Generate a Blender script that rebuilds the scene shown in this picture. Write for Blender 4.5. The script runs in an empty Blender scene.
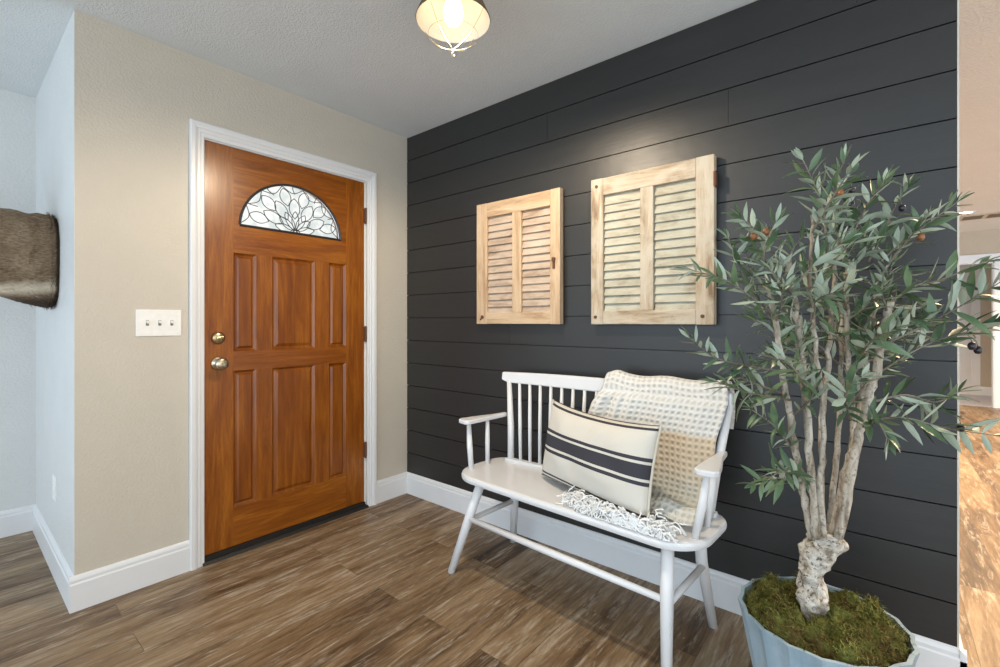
import bpy, bmesh, math, random
from mathutils import noise as mnoise
from mathutils import Vector, Matrix
from math import sin, cos, pi, radians

random.seed(11)
S = bpy.context.scene
COL = S.collection

# ------------------------------------------------------------------ camera, world, lights, exposure
FPX = 463.5
YAW = radians(39.6)
CAM = Vector((-2.054, -2.531, 1.17))
FW = Vector((cos(YAW), sin(YAW), 0)); RT = Vector((sin(YAW), -cos(YAW), 0)); UP = Vector((0, 0, 1))
cd = bpy.data.cameras.new('camera')
cd.sensor_fit = 'HORIZONTAL'; cd.sensor_width = 36.0
cd.lens = FPX / 1000 * 36.0
cd.shift_y = -(333.5 - 322.3) / 1000.0
cd.clip_start = 0.03
cam = bpy.data.objects.new('camera', cd); COL.objects.link(cam)
cam.matrix_world = Matrix((( RT.x, UP.x, -FW.x, CAM.x), (RT.y, UP.y, -FW.y, CAM.y), (RT.z, UP.z, -FW.z, CAM.z), (0, 0, 0, 1)))
S.camera = cam

S.view_settings.view_transform = 'Standard'
S.view_settings.look = 'None'
S.view_settings.gamma = 1.0
S.view_settings.use_curve_mapping = False
S.view_settings.exposure = 0.29
S.cycles.use_denoising = True
S.cycles.max_bounces = 10
S.cycles.diffuse_bounces = 6
S.cycles.sample_clamp_indirect = 6.0

w = bpy.data.worlds.new('daylight'); S.world = w; w.use_nodes = True
nt = w.node_tree; nt.nodes.clear()
wo = nt.nodes.new('ShaderNodeOutputWorld'); bg = nt.nodes.new('ShaderNodeBackground')
tc = nt.nodes.new('ShaderNodeTexCoord'); sp = nt.nodes.new('ShaderNodeSeparateXYZ')
mr = nt.nodes.new('ShaderNodeMapRange'); ms_ = nt.nodes.new('ShaderNodeMapRange'); cr = nt.nodes.new('ShaderNodeValToRGB')
mr.inputs['From Min'].default_value = -1; mr.inputs['From Max'].default_value = 1
e = cr.color_ramp.elements
e[0].position = 0.0; e[0].color = (0.70, 0.86, 1.0, 1)
e[1].position = 0.62; e[1].color = (1.0, 0.95, 0.88, 1)
nt.links.new(tc.outputs['Generated'], sp.inputs[0]); nt.links.new(sp.outputs['X'], mr.inputs['Value'])
nt.links.new(mr.outputs[0], cr.inputs[0]); nt.links.new(cr.outputs[0], bg.inputs['Color'])
ms_.inputs['From Min'].default_value = -1; ms_.inputs['From Max'].default_value = 0.4; ms_.inputs['To Min'].default_value = 2.7; ms_.inputs['To Max'].default_value = 1.05
nt.links.new(sp.outputs['X'], ms_.inputs['Value']); nt.links.new(ms_.outputs[0], bg.inputs['Strength'])
nt.links.new(bg.outputs[0], wo.inputs[0])


def at(u, v, d):
    """Point seen at pixel (u, v) at distance d along the view axis."""
    return CAM + FW * d + RT * ((u - 500) / FPX * d) + UP * ((322.3 - v) / FPX * d)


# ------------------------------------------------------------------ object helpers
def tag(o, label=None, cat=None, group=None, kind=None):
    if label: o['label'] = label
    if cat: o['category'] = cat
    if group: o['group'] = group
    if kind: o['kind'] = kind
    return o


def empty(name, loc, rz=0.0):
    o = bpy.data.objects.new(name, None); COL.objects.link(o)
    o.location = loc; o.rotation_euler = (0, 0, rz); o.empty_display_size = 0.1
    return o


class MB:
    """Collects geometry for one mesh object."""
    def __init__(s): s.v = []; s.f = []; s.mi = []; s.uv = None; s.m = 0
    def add(s, vs, fs, mi=None):
        b = len(s.v); s.v += [tuple(p) for p in vs]
        s.f += [tuple(i + b for i in f) for f in fs]
        s.mi += [s.m if mi is None else mi] * len(fs)
        return s
    def box(s, lo, hi, mi=None):
        x0, y0, z0 = [min(a, b) for a, b in zip(lo, hi)]; x1, y1, z1 = [max(a, b) for a, b in zip(lo, hi)]
        return s.add([(x0, y0, z0), (x1, y0, z0), (x1, y1, z0), (x0, y1, z0), (x0, y0, z1), (x1, y0, z1), (x1, y1, z1), (x0, y1, z1)],
                     [(0, 3, 2, 1), (4, 5, 6, 7), (0, 1, 5, 4), (1, 2, 6, 5), (2, 3, 7, 6), (3, 0, 4, 7)], mi)
    def obox(s, c, ax, ay, az, mi=None):
        c = Vector(c); vs = []
        for k in (-1, 1):
            for (i, j) in ((-1, -1), (1, -1), (1, 1), (-1, 1)):
                vs.append(c + Vector(ax) * i + Vector(ay) * j + Vector(az) * k)
        return s.add(vs, [(0, 3, 2, 1), (4, 5, 6, 7), (0, 1, 5, 4), (1, 2, 6, 5), (2, 3, 7, 6), (3, 0, 4, 7)], mi)
    def tube(s, pts, rad, n=12, cap=True, mi=None, closed=False):
        pts = [Vector(p) for p in pts]; m = len(pts)
        if not hasattr(rad, '__len__'): rad = [rad] * m
        vs = []; fs = []; nrm = None
        for i, p in enumerate(pts):
            if closed: t = (pts[(i + 1) % m] - pts[i - 1]).normalized()
            else: t = (pts[min(i + 1, m - 1)] - pts[max(i - 1, 0)]).normalized()
            if nrm is None:
                a = Vector((0, 0, 1)) if abs(t.z) < 0.9 else Vector((1, 0, 0)); nrm = t.cross(a).normalized()
            else:
                nrm = (nrm - t * nrm.dot(t)).normalized()
            b = t.cross(nrm)
            for k in range(n):
                a = 2 * pi * k / n; vs.append(p + (nrm * cos(a) + b * sin(a)) * rad[i])
        for i in range(m if closed else m - 1):
            for k in range(n):
                a = i * n + k; b2 = i * n + (k + 1) % n; j = (i + 1) % m
                fs.append((a, b2, j * n + (k + 1) % n, j * n + k))
        if cap and not closed:
            fs.append(tuple(range(n - 1, -1, -1))); fs.append(tuple(range((m - 1) * n, m * n)))
        return s.add(vs, fs, mi)
    def lathe(s, prof, c=(0, 0, 0), n=32, mi=None, axis='z', cap0=False, cap1=False):
        vs = []; fs = []
        for (r, h) in prof:
            for k in range(n):
                a = 2 * pi * k / n
                q = (r * cos(a), r * sin(a), h)
                if axis == 'y': q = (q[0], -q[2], q[1])
                vs.append((c[0] + q[0], c[1] + q[1], c[2] + q[2]))
        for i in range(len(prof) - 1):
            for k in range(n):
                fs.append((i * n + k, i * n + (k + 1) % n, (i + 1) * n + (k + 1) % n, (i + 1) * n + k))
        if cap0: fs.append(tuple(range(n - 1, -1, -1)))
        if cap1: fs.append(tuple(range((len(prof) - 1) * n, len(prof) * n)))
        return s.add(vs, fs, mi)
    def prism(s, poly, lo, hi, fn, mi=None):
        """Extrude polygon poly (list of 2-D) between lo and hi; fn(a, b, h) gives the 3-D point."""
        n = len(poly)
        vs = [fn(a, b, lo) for a, b in poly] + [fn(a, b, hi) for a, b in poly]
        fs = [tuple(range(n - 1, -1, -1)), tuple(range(n, 2 * n))] + [(i, (i + 1) % n, n + (i + 1) % n, n + i) for i in range(n)]
        return s.add(vs, fs, mi)
    def grid(s, P, mi=None):
        r = len(P); c = len(P[0])
        return s.add([p for row in P for p in row], [(i * c + j, i * c + j + 1, (i + 1) * c + j + 1, (i + 1) * c + j) for i in range(r - 1) for j in range(c - 1)], mi)
    def build(s, name, mats, parent=None, smooth=False, bevel=0.0, seg=2, uvs=None, fix=True, origin=None):
        me = bpy.data.meshes.new(name)
        off = Vector(origin) if origin is not None else Vector((0, 0, 0))
        me.from_pydata([tuple(Vector(p) - off) for p in s.v], [], s.f); me.update()
        if not isinstance(mats, (list, tuple)): mats = [mats]
        for m in mats: me.materials.append(m)
        for p, mi in zip(me.polygons, s.mi): p.material_index = min(mi, len(mats) - 1); p.use_smooth = smooth
        if uvs:
            ul = me.uv_layers.new(name='UVMap')
            for l in me.loops: ul.data[l.index].uv = uvs[l.vertex_index]
        if fix:
            bm = bmesh.new(); bm.from_mesh(me); bmesh.ops.recalc_face_normals(bm, faces=bm.faces); bm.to_mesh(me); bm.free()
        o = bpy.data.objects.new(name, me); COL.objects.link(o)
        if parent is not None: o.parent = parent
        elif origin is not None: o.location = off
        if bevel:
            b = o.modifiers.new('bevel', 'BEVEL'); b.width = bevel; b.segments = seg; b.limit_method = 'ANGLE'; b.angle_limit = radians(35)
            for p in me.polygons: p.use_smooth = smooth
        return o


def smooth_curve(pts, n):
    """Catmull-Rom through pts, n samples per span."""
    pts = [Vector(p) for p in pts]; out = []
    P = [pts[0] * 2 - pts[1]] + pts + [pts[-1] * 2 - pts[-2]]
    for i in range(1, len(P) - 2):
        a, b, c, d = P[i - 1:i + 3]
        for k in range(n):
            t = k / n
            out.append(0.5 * (2 * b + (c - a) * t + (2 * a - 5 * b + 4 * c - d) * t * t + (3 * b - a - 3 * c + d) * t ** 3))
    out.append(pts[-1]); return out


# ------------------------------------------------------------------ materials
class NT:
    def __init__(s, name):
        s.m = bpy.data.materials.new(name); s.m.use_nodes = True; s.t = s.m.node_tree; s.t.nodes.clear()
        s.out = s.n('ShaderNodeOutputMaterial'); s.p = s.n('ShaderNodeBsdfPrincipled'); s.l(s.p.outputs[0], s.out.inputs[0])
    def n(s, t, **k):
        x = s.t.nodes.new(t)
        for a, b in k.items(): setattr(x, a, b)
        return x
    def l(s, a, b): s.t.links.new(a, b)
    def set(s, **k):
        for a, b in k.items():
            i = s.p.inputs[a.replace('_', ' ')]
            if hasattr(b, 'is_output'): s.l(b, i)
            else: i.default_value = b
        return s
    def coord(s, kind='Object', scale=(1, 1, 1), loc=(0, 0, 0), rot=(0, 0, 0)):
        t = s.n('ShaderNodeTexCoord'); m = s.n('ShaderNodeMapping')
        m.inputs['Scale'].default_value = scale; m.inputs['Location'].default_value = loc; m.inputs['Rotation'].default_value = rot
        s.l(t.outputs[kind], m.inputs[0]); return m.outputs[0]
    def noise(s, v, scale, detail=4, rough=0.55, dist=0.0):
        x = s.n('ShaderNodeTexNoise'); x.inputs['Scale'].default_value = scale; x.inputs['Detail'].default_value = detail
        x.inputs['Roughness'].default_value = rough; x.inputs['Distortion'].default_value = dist; s.l(v, x.inputs['Vector']); return x.outputs['Fac']
    def ramp(s, f, stops):
        x = s.n('ShaderNodeValToRGB'); els = x.color_ramp.elements
        while len(els) < len(stops): els.new(0.5)
        for el, (p, c) in zip(els, stops): el.position = p; el.color = tuple(c) + (1,) if len(c) == 3 else c
        s.l(f, x.inputs[0]); return x.outputs[0]
    def mix(s, f, a, b, mode='MIX'):
        x = s.n('ShaderNodeMix', data_type='RGBA', blend_type=mode)
        for i, val in ((0, f), (6, a), (7, b)):
            if hasattr(val, 'is_output'): s.l(val, x.inputs[i])
            else: x.inputs[i].default_value = val if i == 0 else (tuple(val) + (1,) if len(val) == 3 else val)
        return x.outputs[2]
    def math(s, op, a, b=None, clamp=False):
        x = s.n('ShaderNodeMath', operation=op, use_clamp=clamp)
        for i, val in ((0, a), (1, b)):
            if val is None: continue
            if hasattr(val, 'is_output'): s.l(val, x.inputs[i])
            else: x.inputs[i].default_value = val
        return x.outputs[0]
    def bump(s, h, strength=0.3, dist=0.01):
        x = s.n('ShaderNodeBump'); x.inputs['Strength'].default_value = strength; x.inputs['Distance'].default_value = dist
        s.l(h, x.inputs['Height']); s.l(x.outputs[0], s.p.inputs['Normal']); return s


def g3(c): return tuple(c) + (1,)


def paint(name, col, rough=0.5, bump=0.0, bscale=60, spec=0.4):
    k = NT(name); c = k.coord()
    n = k.noise(c, 6, 3)
    k.set(Base_Color=k.mix(n, [x * 0.95 for x in col], [min(1, x * 1.04) for x in col]), Roughness=rough, Specular_IOR_Level=spec)
    if bump:
        a = k.noise(c, bscale, 3, 0.5, 0.4); r = k.ramp(a, [(0.42, (0, 0, 0)), (0.62, (1, 1, 1))])
        k.bump(r, bump, 0.004)
    return k.m


def flat(name, col, rough=0.5, metal=0.0, spec=0.5):
    k = NT(name); c = k.coord(); n = k.noise(c, 40, 3)
    k.set(Base_Color=k.mix(n, [x * 0.9 for x in col], [min(1, x * 1.08) for x in col]), Roughness=rough, Metallic=metal, Specular_IOR_Level=spec)
    return k.m


M = {}
M['beige_wall'] = paint('beige_wall_paint', (0.575, 0.528, 0.452), 0.40, 0.25, 95, 0.45)
M['pale_wall'] = paint('pale_wall_paint', (0.66, 0.675, 0.675), 0.42, 0.3, 70, 0.4)
M['ceiling'] = paint('ceiling_texture_paint', (0.75, 0.785, 0.80), 0.75, 0.35, 120, 0.2)
M['white_trim'] = paint('white_trim_paint', (0.74, 0.75, 0.765), 0.32, 0, 60, 0.5)
M['bench_white'] = paint('bench_white_paint', (0.74, 0.74, 0.745), 0.28, 0.0, 60, 0.5)
M['switch_white'] = flat('switch_plastic', (0.85, 0.85, 0.82), 0.3)
M['black'] = flat('black_rubber', (0.012, 0.011, 0.010), 0.5)
M['brass'] = flat('antique_brass', (0.48, 0.38, 0.22), 0.28, 1.0)
M['nickel'] = flat('aged_nickel', (0.55, 0.48, 0.37), 0.25, 1.0)
M['rust'] = flat('rusty_iron', (0.16, 0.075, 0.04), 0.75, 0.5)
M['dark_bronze'] = flat('dark_bronze_shade', (0.13, 0.098, 0.058), 0.45, 0.3)
M['shade_inner'] = flat('white_shade_enamel', (0.80, 0.74, 0.62), 0.5)
M['came'] = flat('dark_lead_came', (0.05, 0.05, 0.055), 0.4, 0.6)


def m_shiplap():
    k = NT('charcoal_shiplap_paint'); c = k.coord('Object', (1, 0.35, 4)); c2 = k.coord()
    n = k.noise(c, 5, 5, 0.6); n2 = k.noise(c2, 2.2, 3)
    col = k.mix(n, (0.0135, 0.0133, 0.0130), (0.0205, 0.020, 0.0193))
    r = k.math('ADD', k.math('MULTIPLY', n2, 0.16), k.math('MULTIPLY', n, 0.14)); r = k.math('ADD', r, 0.29)
    k.set(Base_Color=col, Roughness=r, Specular_IOR_Level=0.58)
    c3 = k.coord('Object', (1, 0.12, 3))
    k.bump(k.math('ADD', k.math('MULTIPLY', k.noise(c3, 26, 4), 0.35), k.math('MULTIPLY', k.noise(c2, 6, 3), 2.0)), 0.16, 0.006)
    return k.m
M['shiplap'] = m_shiplap()


def m_floor():
    k = NT('rustic_plank_flooring')
    c = k.coord('Object', loc=(0.37, 0.05, 0))
    b = k.n('ShaderNodeTexBrick'); b.offset = 0.37; b.offset_frequency = 2; b.squash = 1
    for i, v in (('Scale', 1.0), ('Mortar Size', 0.0012), ('Mortar Smooth', 0.2), ('Bias', 0.0), ('Brick Width', 1.22), ('Row Height', 0.152)): b.inputs[i].default_value = v
    b.inputs['Color1'].default_value = (0, 0, 0, 1); b.inputs['Color2'].default_value = (1, 1, 1, 1); b.inputs['Mortar'].default_value = (0.5, 0.5, 0.5, 1)
    k.l(c, b.inputs['Vector'])
    plank = k.n('ShaderNodeSeparateColor'); k.l(b.outputs['Color'], plank.inputs[0]); pv = plank.outputs[0]
    # every plank shifts its own grain
    tcx = k.n('ShaderNodeTexCoord'); sx = k.n('ShaderNodeSeparateXYZ'); k.l(tcx.outputs['Object'], sx.inputs[0])
    cx = k.n('ShaderNodeCombineXYZ')
    k.l(k.math('ADD', k.math('MULTIPLY', sx.outputs[0], 1.0), k.math('MULTIPLY', pv, 37.0)), cx.inputs[0])
    k.l(k.math('MULTIPLY', sx.outputs[1], 7.5), cx.inputs[1]); k.l(k.math('MULTIPLY', pv, 11.0), cx.inputs[2])
    cf = k.n('ShaderNodeCombineXYZ')
    k.l(k.math('ADD', k.math('MULTIPLY', sx.outputs[0], 4.5), k.math('MULTIPLY', pv, 91.0)), cf.inputs[0])
    k.l(k.math('MULTIPLY', sx.outputs[1], 42.0), cf.inputs[1])
    broad = k.noise(cx.outputs[0], 1.7, 6, 0.62, 0.7)
    streak = k.noise(cx.outputs[0], 3.6, 7, 0.7, 1.2)
    fine = k.noise(cf.outputs[0], 2.2, 5, 0.65, 0.2)
    mixv = k.math('ADD', k.math('MULTIPLY', broad, 0.75), k.math('MULTIPLY', k.math('SUBTRACT', pv, 0.5), 0.16)); mixv = k.math('ADD', mixv, k.math('MULTIPLY', k.math('SUBTRACT', fine, 0.5), 0.34)); mixv = k.math('ADD', mixv, 0.205)
    col = k.ramp(mixv, [(0.36, (0.036, 0.019, 0.009)), (0.46, (0.095, 0.054, 0.026)), (0.55, (0.175, 0.106, 0.052)), (0.66, (0.275, 0.185, 0.102)), (0.80, (0.40, 0.31, 0.205))])
    wash = k.ramp(streak, [(0.51, (0, 0, 0)), (0.64, (1, 1, 1))])
    col = k.mix(k.math('MULTIPLY', k.math('MULTIPLY', wash, 0.8), k.ramp(fine, [(0.35, (0, 0, 0)), (0.6, (1, 1, 1))])), col, (0.50, 0.43, 0.34))
    dark = k.ramp(k.noise(cx.outputs[0], 2.6, 5, 0.6, 1.5), [(0.24, (1, 1, 1)), (0.42, (0, 0, 0))])
    col = k.mix(k.math('MULTIPLY', dark, 0.55), col, (0.035, 0.020, 0.012))
    col = k.mix(k.math('MULTIPLY', b.outputs['Fac'], 0.45), col, (0.02, 0.013, 0.008))
    k.set(Base_Color=col, Roughness=k.math('ADD', k.math('MULTIPLY', fine, 0.25), 0.30), Specular_IOR_Level=0.4)
    k.bump(k.math('SUBTRACT', k.math('MULTIPLY', fine, 0.5), b.outputs['Fac']), 0.25, 0.003)
    return k.m
M['floor'] = m_floor()


def m_wood(name, a, b, c3, scale, rough=0.3, loc=(0, 0, 0), coat=0.0, knots=0.0, bump=0.08, patchy=None):
    k = NT(name); c = k.coord('Object', scale, loc)
    n = k.noise(c, 3.0, 7, 0.62, 0.8); f = k.noise(c, 16, 5, 0.7)
    v = k.math('ADD', k.math('MULTIPLY', n, 0.75), k.math('MULTIPLY', f, 0.25))
    col = k.ramp(v, [(0.34, a), (0.50, b), (0.66, c3)])
    cl = k.coord('Object', (1, 1, 1), loc)
    if patchy:
        col = k.mix(k.ramp(k.noise(cl, 7, 4, 0.6, 0.5), [(0.42, (0, 0, 0)), (0.66, (1, 1, 1))]), col, patchy)
    if knots:
        kn = k.n('ShaderNodeTexVoronoi'); kn.inputs['Scale'].default_value = knots; k.l(cl, kn.inputs['Vector'])
        kf = k.ramp(kn.outputs['Distance'], [(0.05, (1, 1, 1)), (0.14, (0, 0, 0))])
        col = k.mix(k.math('MULTIPLY', kf, 0.7), col, (0.20, 0.10, 0.04))
    k.set(Base_Color=col, Roughness=rough, Specular_IOR_Level=0.45, Coat_Weight=coat, Coat_Roughness=0.2)
    k.bump(f, bump, 0.002)
    return k.m
DA, DB, DC = (0.150, 0.036, 0.0025), (0.240, 0.068, 0.004), (0.36, 0.122, 0.010)
M['door_v'] = m_wood('stained_fir_upright_grain', DA, DB, DC, (9, 9, 0.9), 0.30, coat=0.22)
M['door_h'] = m_wood('stained_fir_level_grain', DA, DB, DC, (0.9, 9, 9), 0.28, (3, 1, 2), coat=0.22)
M['door_p'] = m_wood('stained_fir_panel_grain', (0.135, 0.031, 0.002), (0.215, 0.059, 0.0035), (0.32, 0.105, 0.009), (8, 8, 0.7), 0.28, (7, 2, 5), coat=0.22)
M['pine'] = m_wood('bare_pine', (0.325, 0.191, 0.099), (0.522, 0.371, 0.232), (0.626, 0.487, 0.336), (7, 7, 0.9), 0.65, (1, 4, 0), knots=4.0, bump=0.2)
M['pine_level'] = m_wood('bare_pine_level_grain', (0.325, 0.191, 0.099), (0.522, 0.371, 0.232), (0.626, 0.487, 0.336), (7, 0.9, 7), 0.65, (1, 4, 0), knots=4.0, bump=0.2)
M['pine_slat'] = m_wood('dusty_pine_slat', (0.302, 0.213, 0.146), (0.482, 0.375, 0.286), (0.571, 0.470, 0.375), (6, 1.4, 6), 0.7, (2, 4, 1), bump=0.25)
for key_, nm_, sc_ in (('weathered', 'weathered_whitewashed_pine', (8, 8, 1.0)), ('weathered_level', 'weathered_whitewashed_level_grain', (8, 1.0, 8))):
    M[key_] = m_wood(nm_, (0.202, 0.134, 0.081), (0.448, 0.353, 0.246), (0.605, 0.543, 0.442), sc_, 0.75, (4, 0, 3), knots=3.5, bump=0.5, patchy=(0.526, 0.470, 0.375))
M['weathered_slat'] = m_wood('weathered_whitewashed_slat', (0.246, 0.207, 0.146), (0.420, 0.386, 0.297), (0.538, 0.521, 0.431), (6, 1.6, 6), 0.7, (4, 2, 3), bump=0.3, patchy=(0.459, 0.454, 0.370))


def m_glass():
    k = NT('textured_leaded_glass'); c = k.coord()
    k.set(Base_Color=k.mix(k.ramp(k.noise(c, 22, 2), [(0.4, (0, 0, 0)), (0.6, (1, 1, 1))]), (0.60, 0.68, 0.72), (0.82, 0.87, 0.90)), Roughness=0.30, Transmission_Weight=1.0, IOR=1.3)
    k.bump(k.noise(c, 45, 3, 0.6), 0.6, 0.006)
    return k.m
M['glass'] = m_glass()


def m_bulb():
    k = NT('lit_bulb'); k.set(Base_Color=(1, 0.9, 0.75, 1), Emission_Color=(1.0, 0.87, 0.66, 1), Emission_Strength=4.5); return k.m
M['bulb'] = m_bulb()
def m_can():
    k = NT('lit_downlight'); k.set(Base_Color=(1, 0.9, 0.75, 1), Emission_Color=(1.0, 0.82, 0.58, 1), Emission_Strength=9.0); return k.m
M['can'] = m_can()


def m_fur():
    k = NT('grizzled_brown_fur'); c = k.coord(); s2 = k.coord('Object', (1, 1, 1))
    n = k.noise(k.coord('Object', (60, 60, 220)), 1.0, 4, 0.7); b = k.noise(c, 5, 4)
    col = k.ramp(k.math('ADD', k.math('MULTIPLY', n, 0.6), k.math('MULTIPLY', b, 0.4)), [(0.36, (0.115, 0.076, 0.045)), (0.5, (0.26, 0.185, 0.118)), (0.66, (0.44, 0.345, 0.245))])
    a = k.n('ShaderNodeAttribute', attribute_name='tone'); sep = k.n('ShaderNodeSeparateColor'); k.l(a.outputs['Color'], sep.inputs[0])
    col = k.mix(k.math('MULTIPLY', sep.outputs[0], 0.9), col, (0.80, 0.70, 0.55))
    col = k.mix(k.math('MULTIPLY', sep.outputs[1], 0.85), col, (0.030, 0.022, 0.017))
    k.set(Base_Color=col, Roughness=0.9, Specular_IOR_Level=0.15); k.bump(n, 0.9, 0.012)
    return k.m
M['fur'] = m_fur()


def m_throw():
    k = NT('waffle_cotton'); u = k.n('ShaderNodeUVMap'); sp_ = k.n('ShaderNodeSeparateXYZ'); k.l(u.outputs[0], sp_.inputs[0])
    P = 2 * pi / 0.0235
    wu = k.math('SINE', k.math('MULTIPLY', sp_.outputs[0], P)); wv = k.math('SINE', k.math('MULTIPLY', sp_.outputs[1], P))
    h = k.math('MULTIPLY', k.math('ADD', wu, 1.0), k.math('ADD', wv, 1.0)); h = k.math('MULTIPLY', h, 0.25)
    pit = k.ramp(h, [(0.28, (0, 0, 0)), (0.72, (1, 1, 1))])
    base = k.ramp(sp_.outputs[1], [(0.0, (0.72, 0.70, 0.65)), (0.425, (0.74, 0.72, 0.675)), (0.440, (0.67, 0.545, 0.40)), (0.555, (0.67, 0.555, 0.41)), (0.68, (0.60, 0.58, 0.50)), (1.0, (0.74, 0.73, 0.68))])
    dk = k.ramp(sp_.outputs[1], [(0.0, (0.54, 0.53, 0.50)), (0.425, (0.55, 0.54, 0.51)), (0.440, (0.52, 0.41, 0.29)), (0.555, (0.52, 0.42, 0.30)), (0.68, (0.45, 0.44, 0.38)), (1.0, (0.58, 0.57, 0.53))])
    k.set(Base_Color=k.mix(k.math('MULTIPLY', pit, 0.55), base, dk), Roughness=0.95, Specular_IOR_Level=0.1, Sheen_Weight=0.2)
    k.bump(k.math('SUBTRACT', 1.0, h), 0.8, 0.008)
    return k.m
M['throw'] = m_throw()
M['fringe'] = flat('cream_cotton_yarn', (0.86, 0.86, 0.85), 0.9, 0, 0.1)


def m_pillow():
    k = NT('striped_linen'); u = k.n('ShaderNodeUVMap'); s_ = k.n('ShaderNodeSeparateXYZ'); k.l(u.outputs[0], s_.inputs[0])
    c = k.coord('UV', (380, 380, 1)); n = k.noise(c, 1.0, 3, 0.6)
    col = k.mix(n, (0.60, 0.56, 0.485), (0.74, 0.71, 0.645))
    v = k.math('ADD', s_.outputs[1], k.math('MULTIPLY', k.math('SUBTRACT', n, 0.5), 0.0015))
    def band(lo, hi): return k.math('MULTIPLY', k.math('GREATER_THAN', v, lo), k.math('LESS_THAN', v, hi))
    tot = None
    for lo, hi in ((0.128, 0.142), (0.152, 0.204), (0.214, 0.228), (0.328, 0.338), (0.347, 0.357), (0.004, 0.013), (0.022, 0.031)):
        q = band(lo, hi); tot = q if tot is None else k.math('ADD', tot, q, True)
    col = k.mix(tot, col, k.mix(n, (0.040, 0.040, 0.050), (0.075, 0.073, 0.083)))
    k.set(Base_Color=col, Roughness=0.9, Specular_IOR_Level=0.1); k.bump(n, 0.5, 0.003)
    return k.m
M['pillow'] = m_pillow()
M['linen'] = flat('plain_linen', (0.62, 0.58, 0.50), 0.9, 0, 0.1)


def m_leaf(name, a, b, rough):
    k = NT(name); c = k.coord(); n = k.noise(c, 9, 3)
    k.set(Base_Color=k.mix(k.ramp(n, [(0.35, (0, 0, 0)), (0.65, (1, 1, 1))]), a, b), Roughness=rough, Specular_IOR_Level=0.5)
    return k.m
M['leaf_top'] = m_leaf('olive_leaf_upper', (0.050, 0.100, 0.046), (0.125, 0.190, 0.095), 0.36)
M['leaf_under'] = m_leaf('olive_leaf_underside', (0.30, 0.37, 0.28), (0.44, 0.50, 0.40), 0.5)
M['twig'] = m_leaf('olive_twig', (0.13, 0.105, 0.075), (0.24, 0.21, 0.165), 0.7)
M['olive_dark'] = flat('ripe_olive', (0.018, 0.014, 0.022), 0.25)
M['olive_brown'] = flat('brown_olive', (0.26, 0.10, 0.035), 0.35)


def m_bark(name, a, b, c3, sc, spots):
    k = NT(name); c = k.coord('Object', sc); n = k.noise(c, 6, 6, 0.65, 0.5); cl = k.coord()
    col = k.ramp(n, [(0.36, a), (0.5, b), (0.64, c3)])
    sp_ = k.ramp(k.noise(cl, 95, 3, 0.6), [(0.55, (0, 0, 0)), (0.64, (1, 1, 1))])
    col = k.mix(k.math('MULTIPLY', sp_, spots), col, (0.085, 0.060, 0.038))
    k.set(Base_Color=col, Roughness=0.85, Specular_IOR_Level=0.2); k.bump(k.math('ADD', n, k.math('MULTIPLY', k.noise(cl, 70, 4), 0.8)), 0.7, 0.008)
    return k.m
M['bark'] = m_bark('smooth_olive_bark', (0.18, 0.145, 0.105), (0.38, 0.33, 0.265), (0.54, 0.50, 0.43), (6, 6, 1.6), 0.55)
M['trunk'] = m_bark('knobbly_pale_bark', (0.20, 0.16, 0.12), (0.46, 0.42, 0.36), (0.66, 0.63, 0.57), (7, 7, 7), 0.9)
M['cut'] = flat('cut_branch_end', (0.62, 0.58, 0.50), 0.8)


def m_moss():
    k = NT('preserved_moss'); c = k.coord(); n = k.noise(c, 17, 5, 0.65); f = k.noise(c, 140, 3)
    col = k.ramp(n, [(0.30, (0.045, 0.024, 0.010)), (0.42, (0.12, 0.085, 0.026)), (0.54, (0.15, 0.165, 0.035)), (0.70, (0.27, 0.27, 0.085))])
    col = k.mix(k.math('MULTIPLY', f, 0.6), col, (0.045, 0.032, 0.014))
    k.set(Base_Color=col, Roughness=0.95, Specular_IOR_Level=0.1); k.bump(f, 0.8, 0.01)
    return k.m
M['moss'] = m_moss()
M['moss_tip'] = m_leaf('dry_moss_strand', (0.105, 0.062, 0.020), (0.25, 0.25, 0.060), 0.9)


def m_pot():
    k = NT('blue_grey_zinc'); c = k.coord('Object', (3, 3, 1)); n = k.noise(c, 5, 5, 0.6)
    k.set(Base_Color=k.ramp(n, [(0.3, (0.22, 0.31, 0.37)), (0.55, (0.30, 0.40, 0.47)), (0.75, (0.38, 0.47, 0.53))]), Roughness=0.5, Specular_IOR_Level=0.4)
    return k.m
M['pot'] = m_pot()
M['hall_wall'] = paint('tan_hall_paint', (0.50, 0.42, 0.33), 0.5, 0.25, 70, 0.3)
M['hall_floor'] = flat('grey_bath_floor', (0.42, 0.40, 0.44), 0.4)
M['hall_ceiling'] = paint('hall_ceiling_paint', (0.74, 0.70, 0.65), 0.8, 0.5, 75, 0.2)
M['vent'] = flat('tan_vent_metal', (0.55, 0.46, 0.36), 0.5)
M['vent_dark'] = flat('vent_shadow_slot', (0.16, 0.12, 0.08), 0.7)


def structure(o, label, cat): return tag(o, label, cat, kind='structure')


# ------------------------------------------------------------------ room shell
H = 2.44
structure(MB().box((-4.6, -4.4, -0.1), (0.0, 0.14, 0)).box((0.0, -6, -0.1), (9.2, 0.14, 0)).box((-4.6, 0.14, -0.1), (-1.60, 1.3, 0)).build('floor', M['floor']), 'brown and grey rustic wood plank floor', 'floor')
structure(MB().box((-4.6, -4.4, H), (0.0, 0.14, H + 0.12)).box((-4.6, 0.14, H), (-1.6, 1.3, H + 0.12)).build('ceiling', M['ceiling']), 'pale grey textured ceiling above the entry', 'ceiling')
structure(MB().box((0.0, -6, H), (9.2, 0.14, H + 0.12)).build('ceiling_hall', M['hall_ceiling']), 'warm lit ceiling of the hall past the dark wall', 'ceiling')

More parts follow.
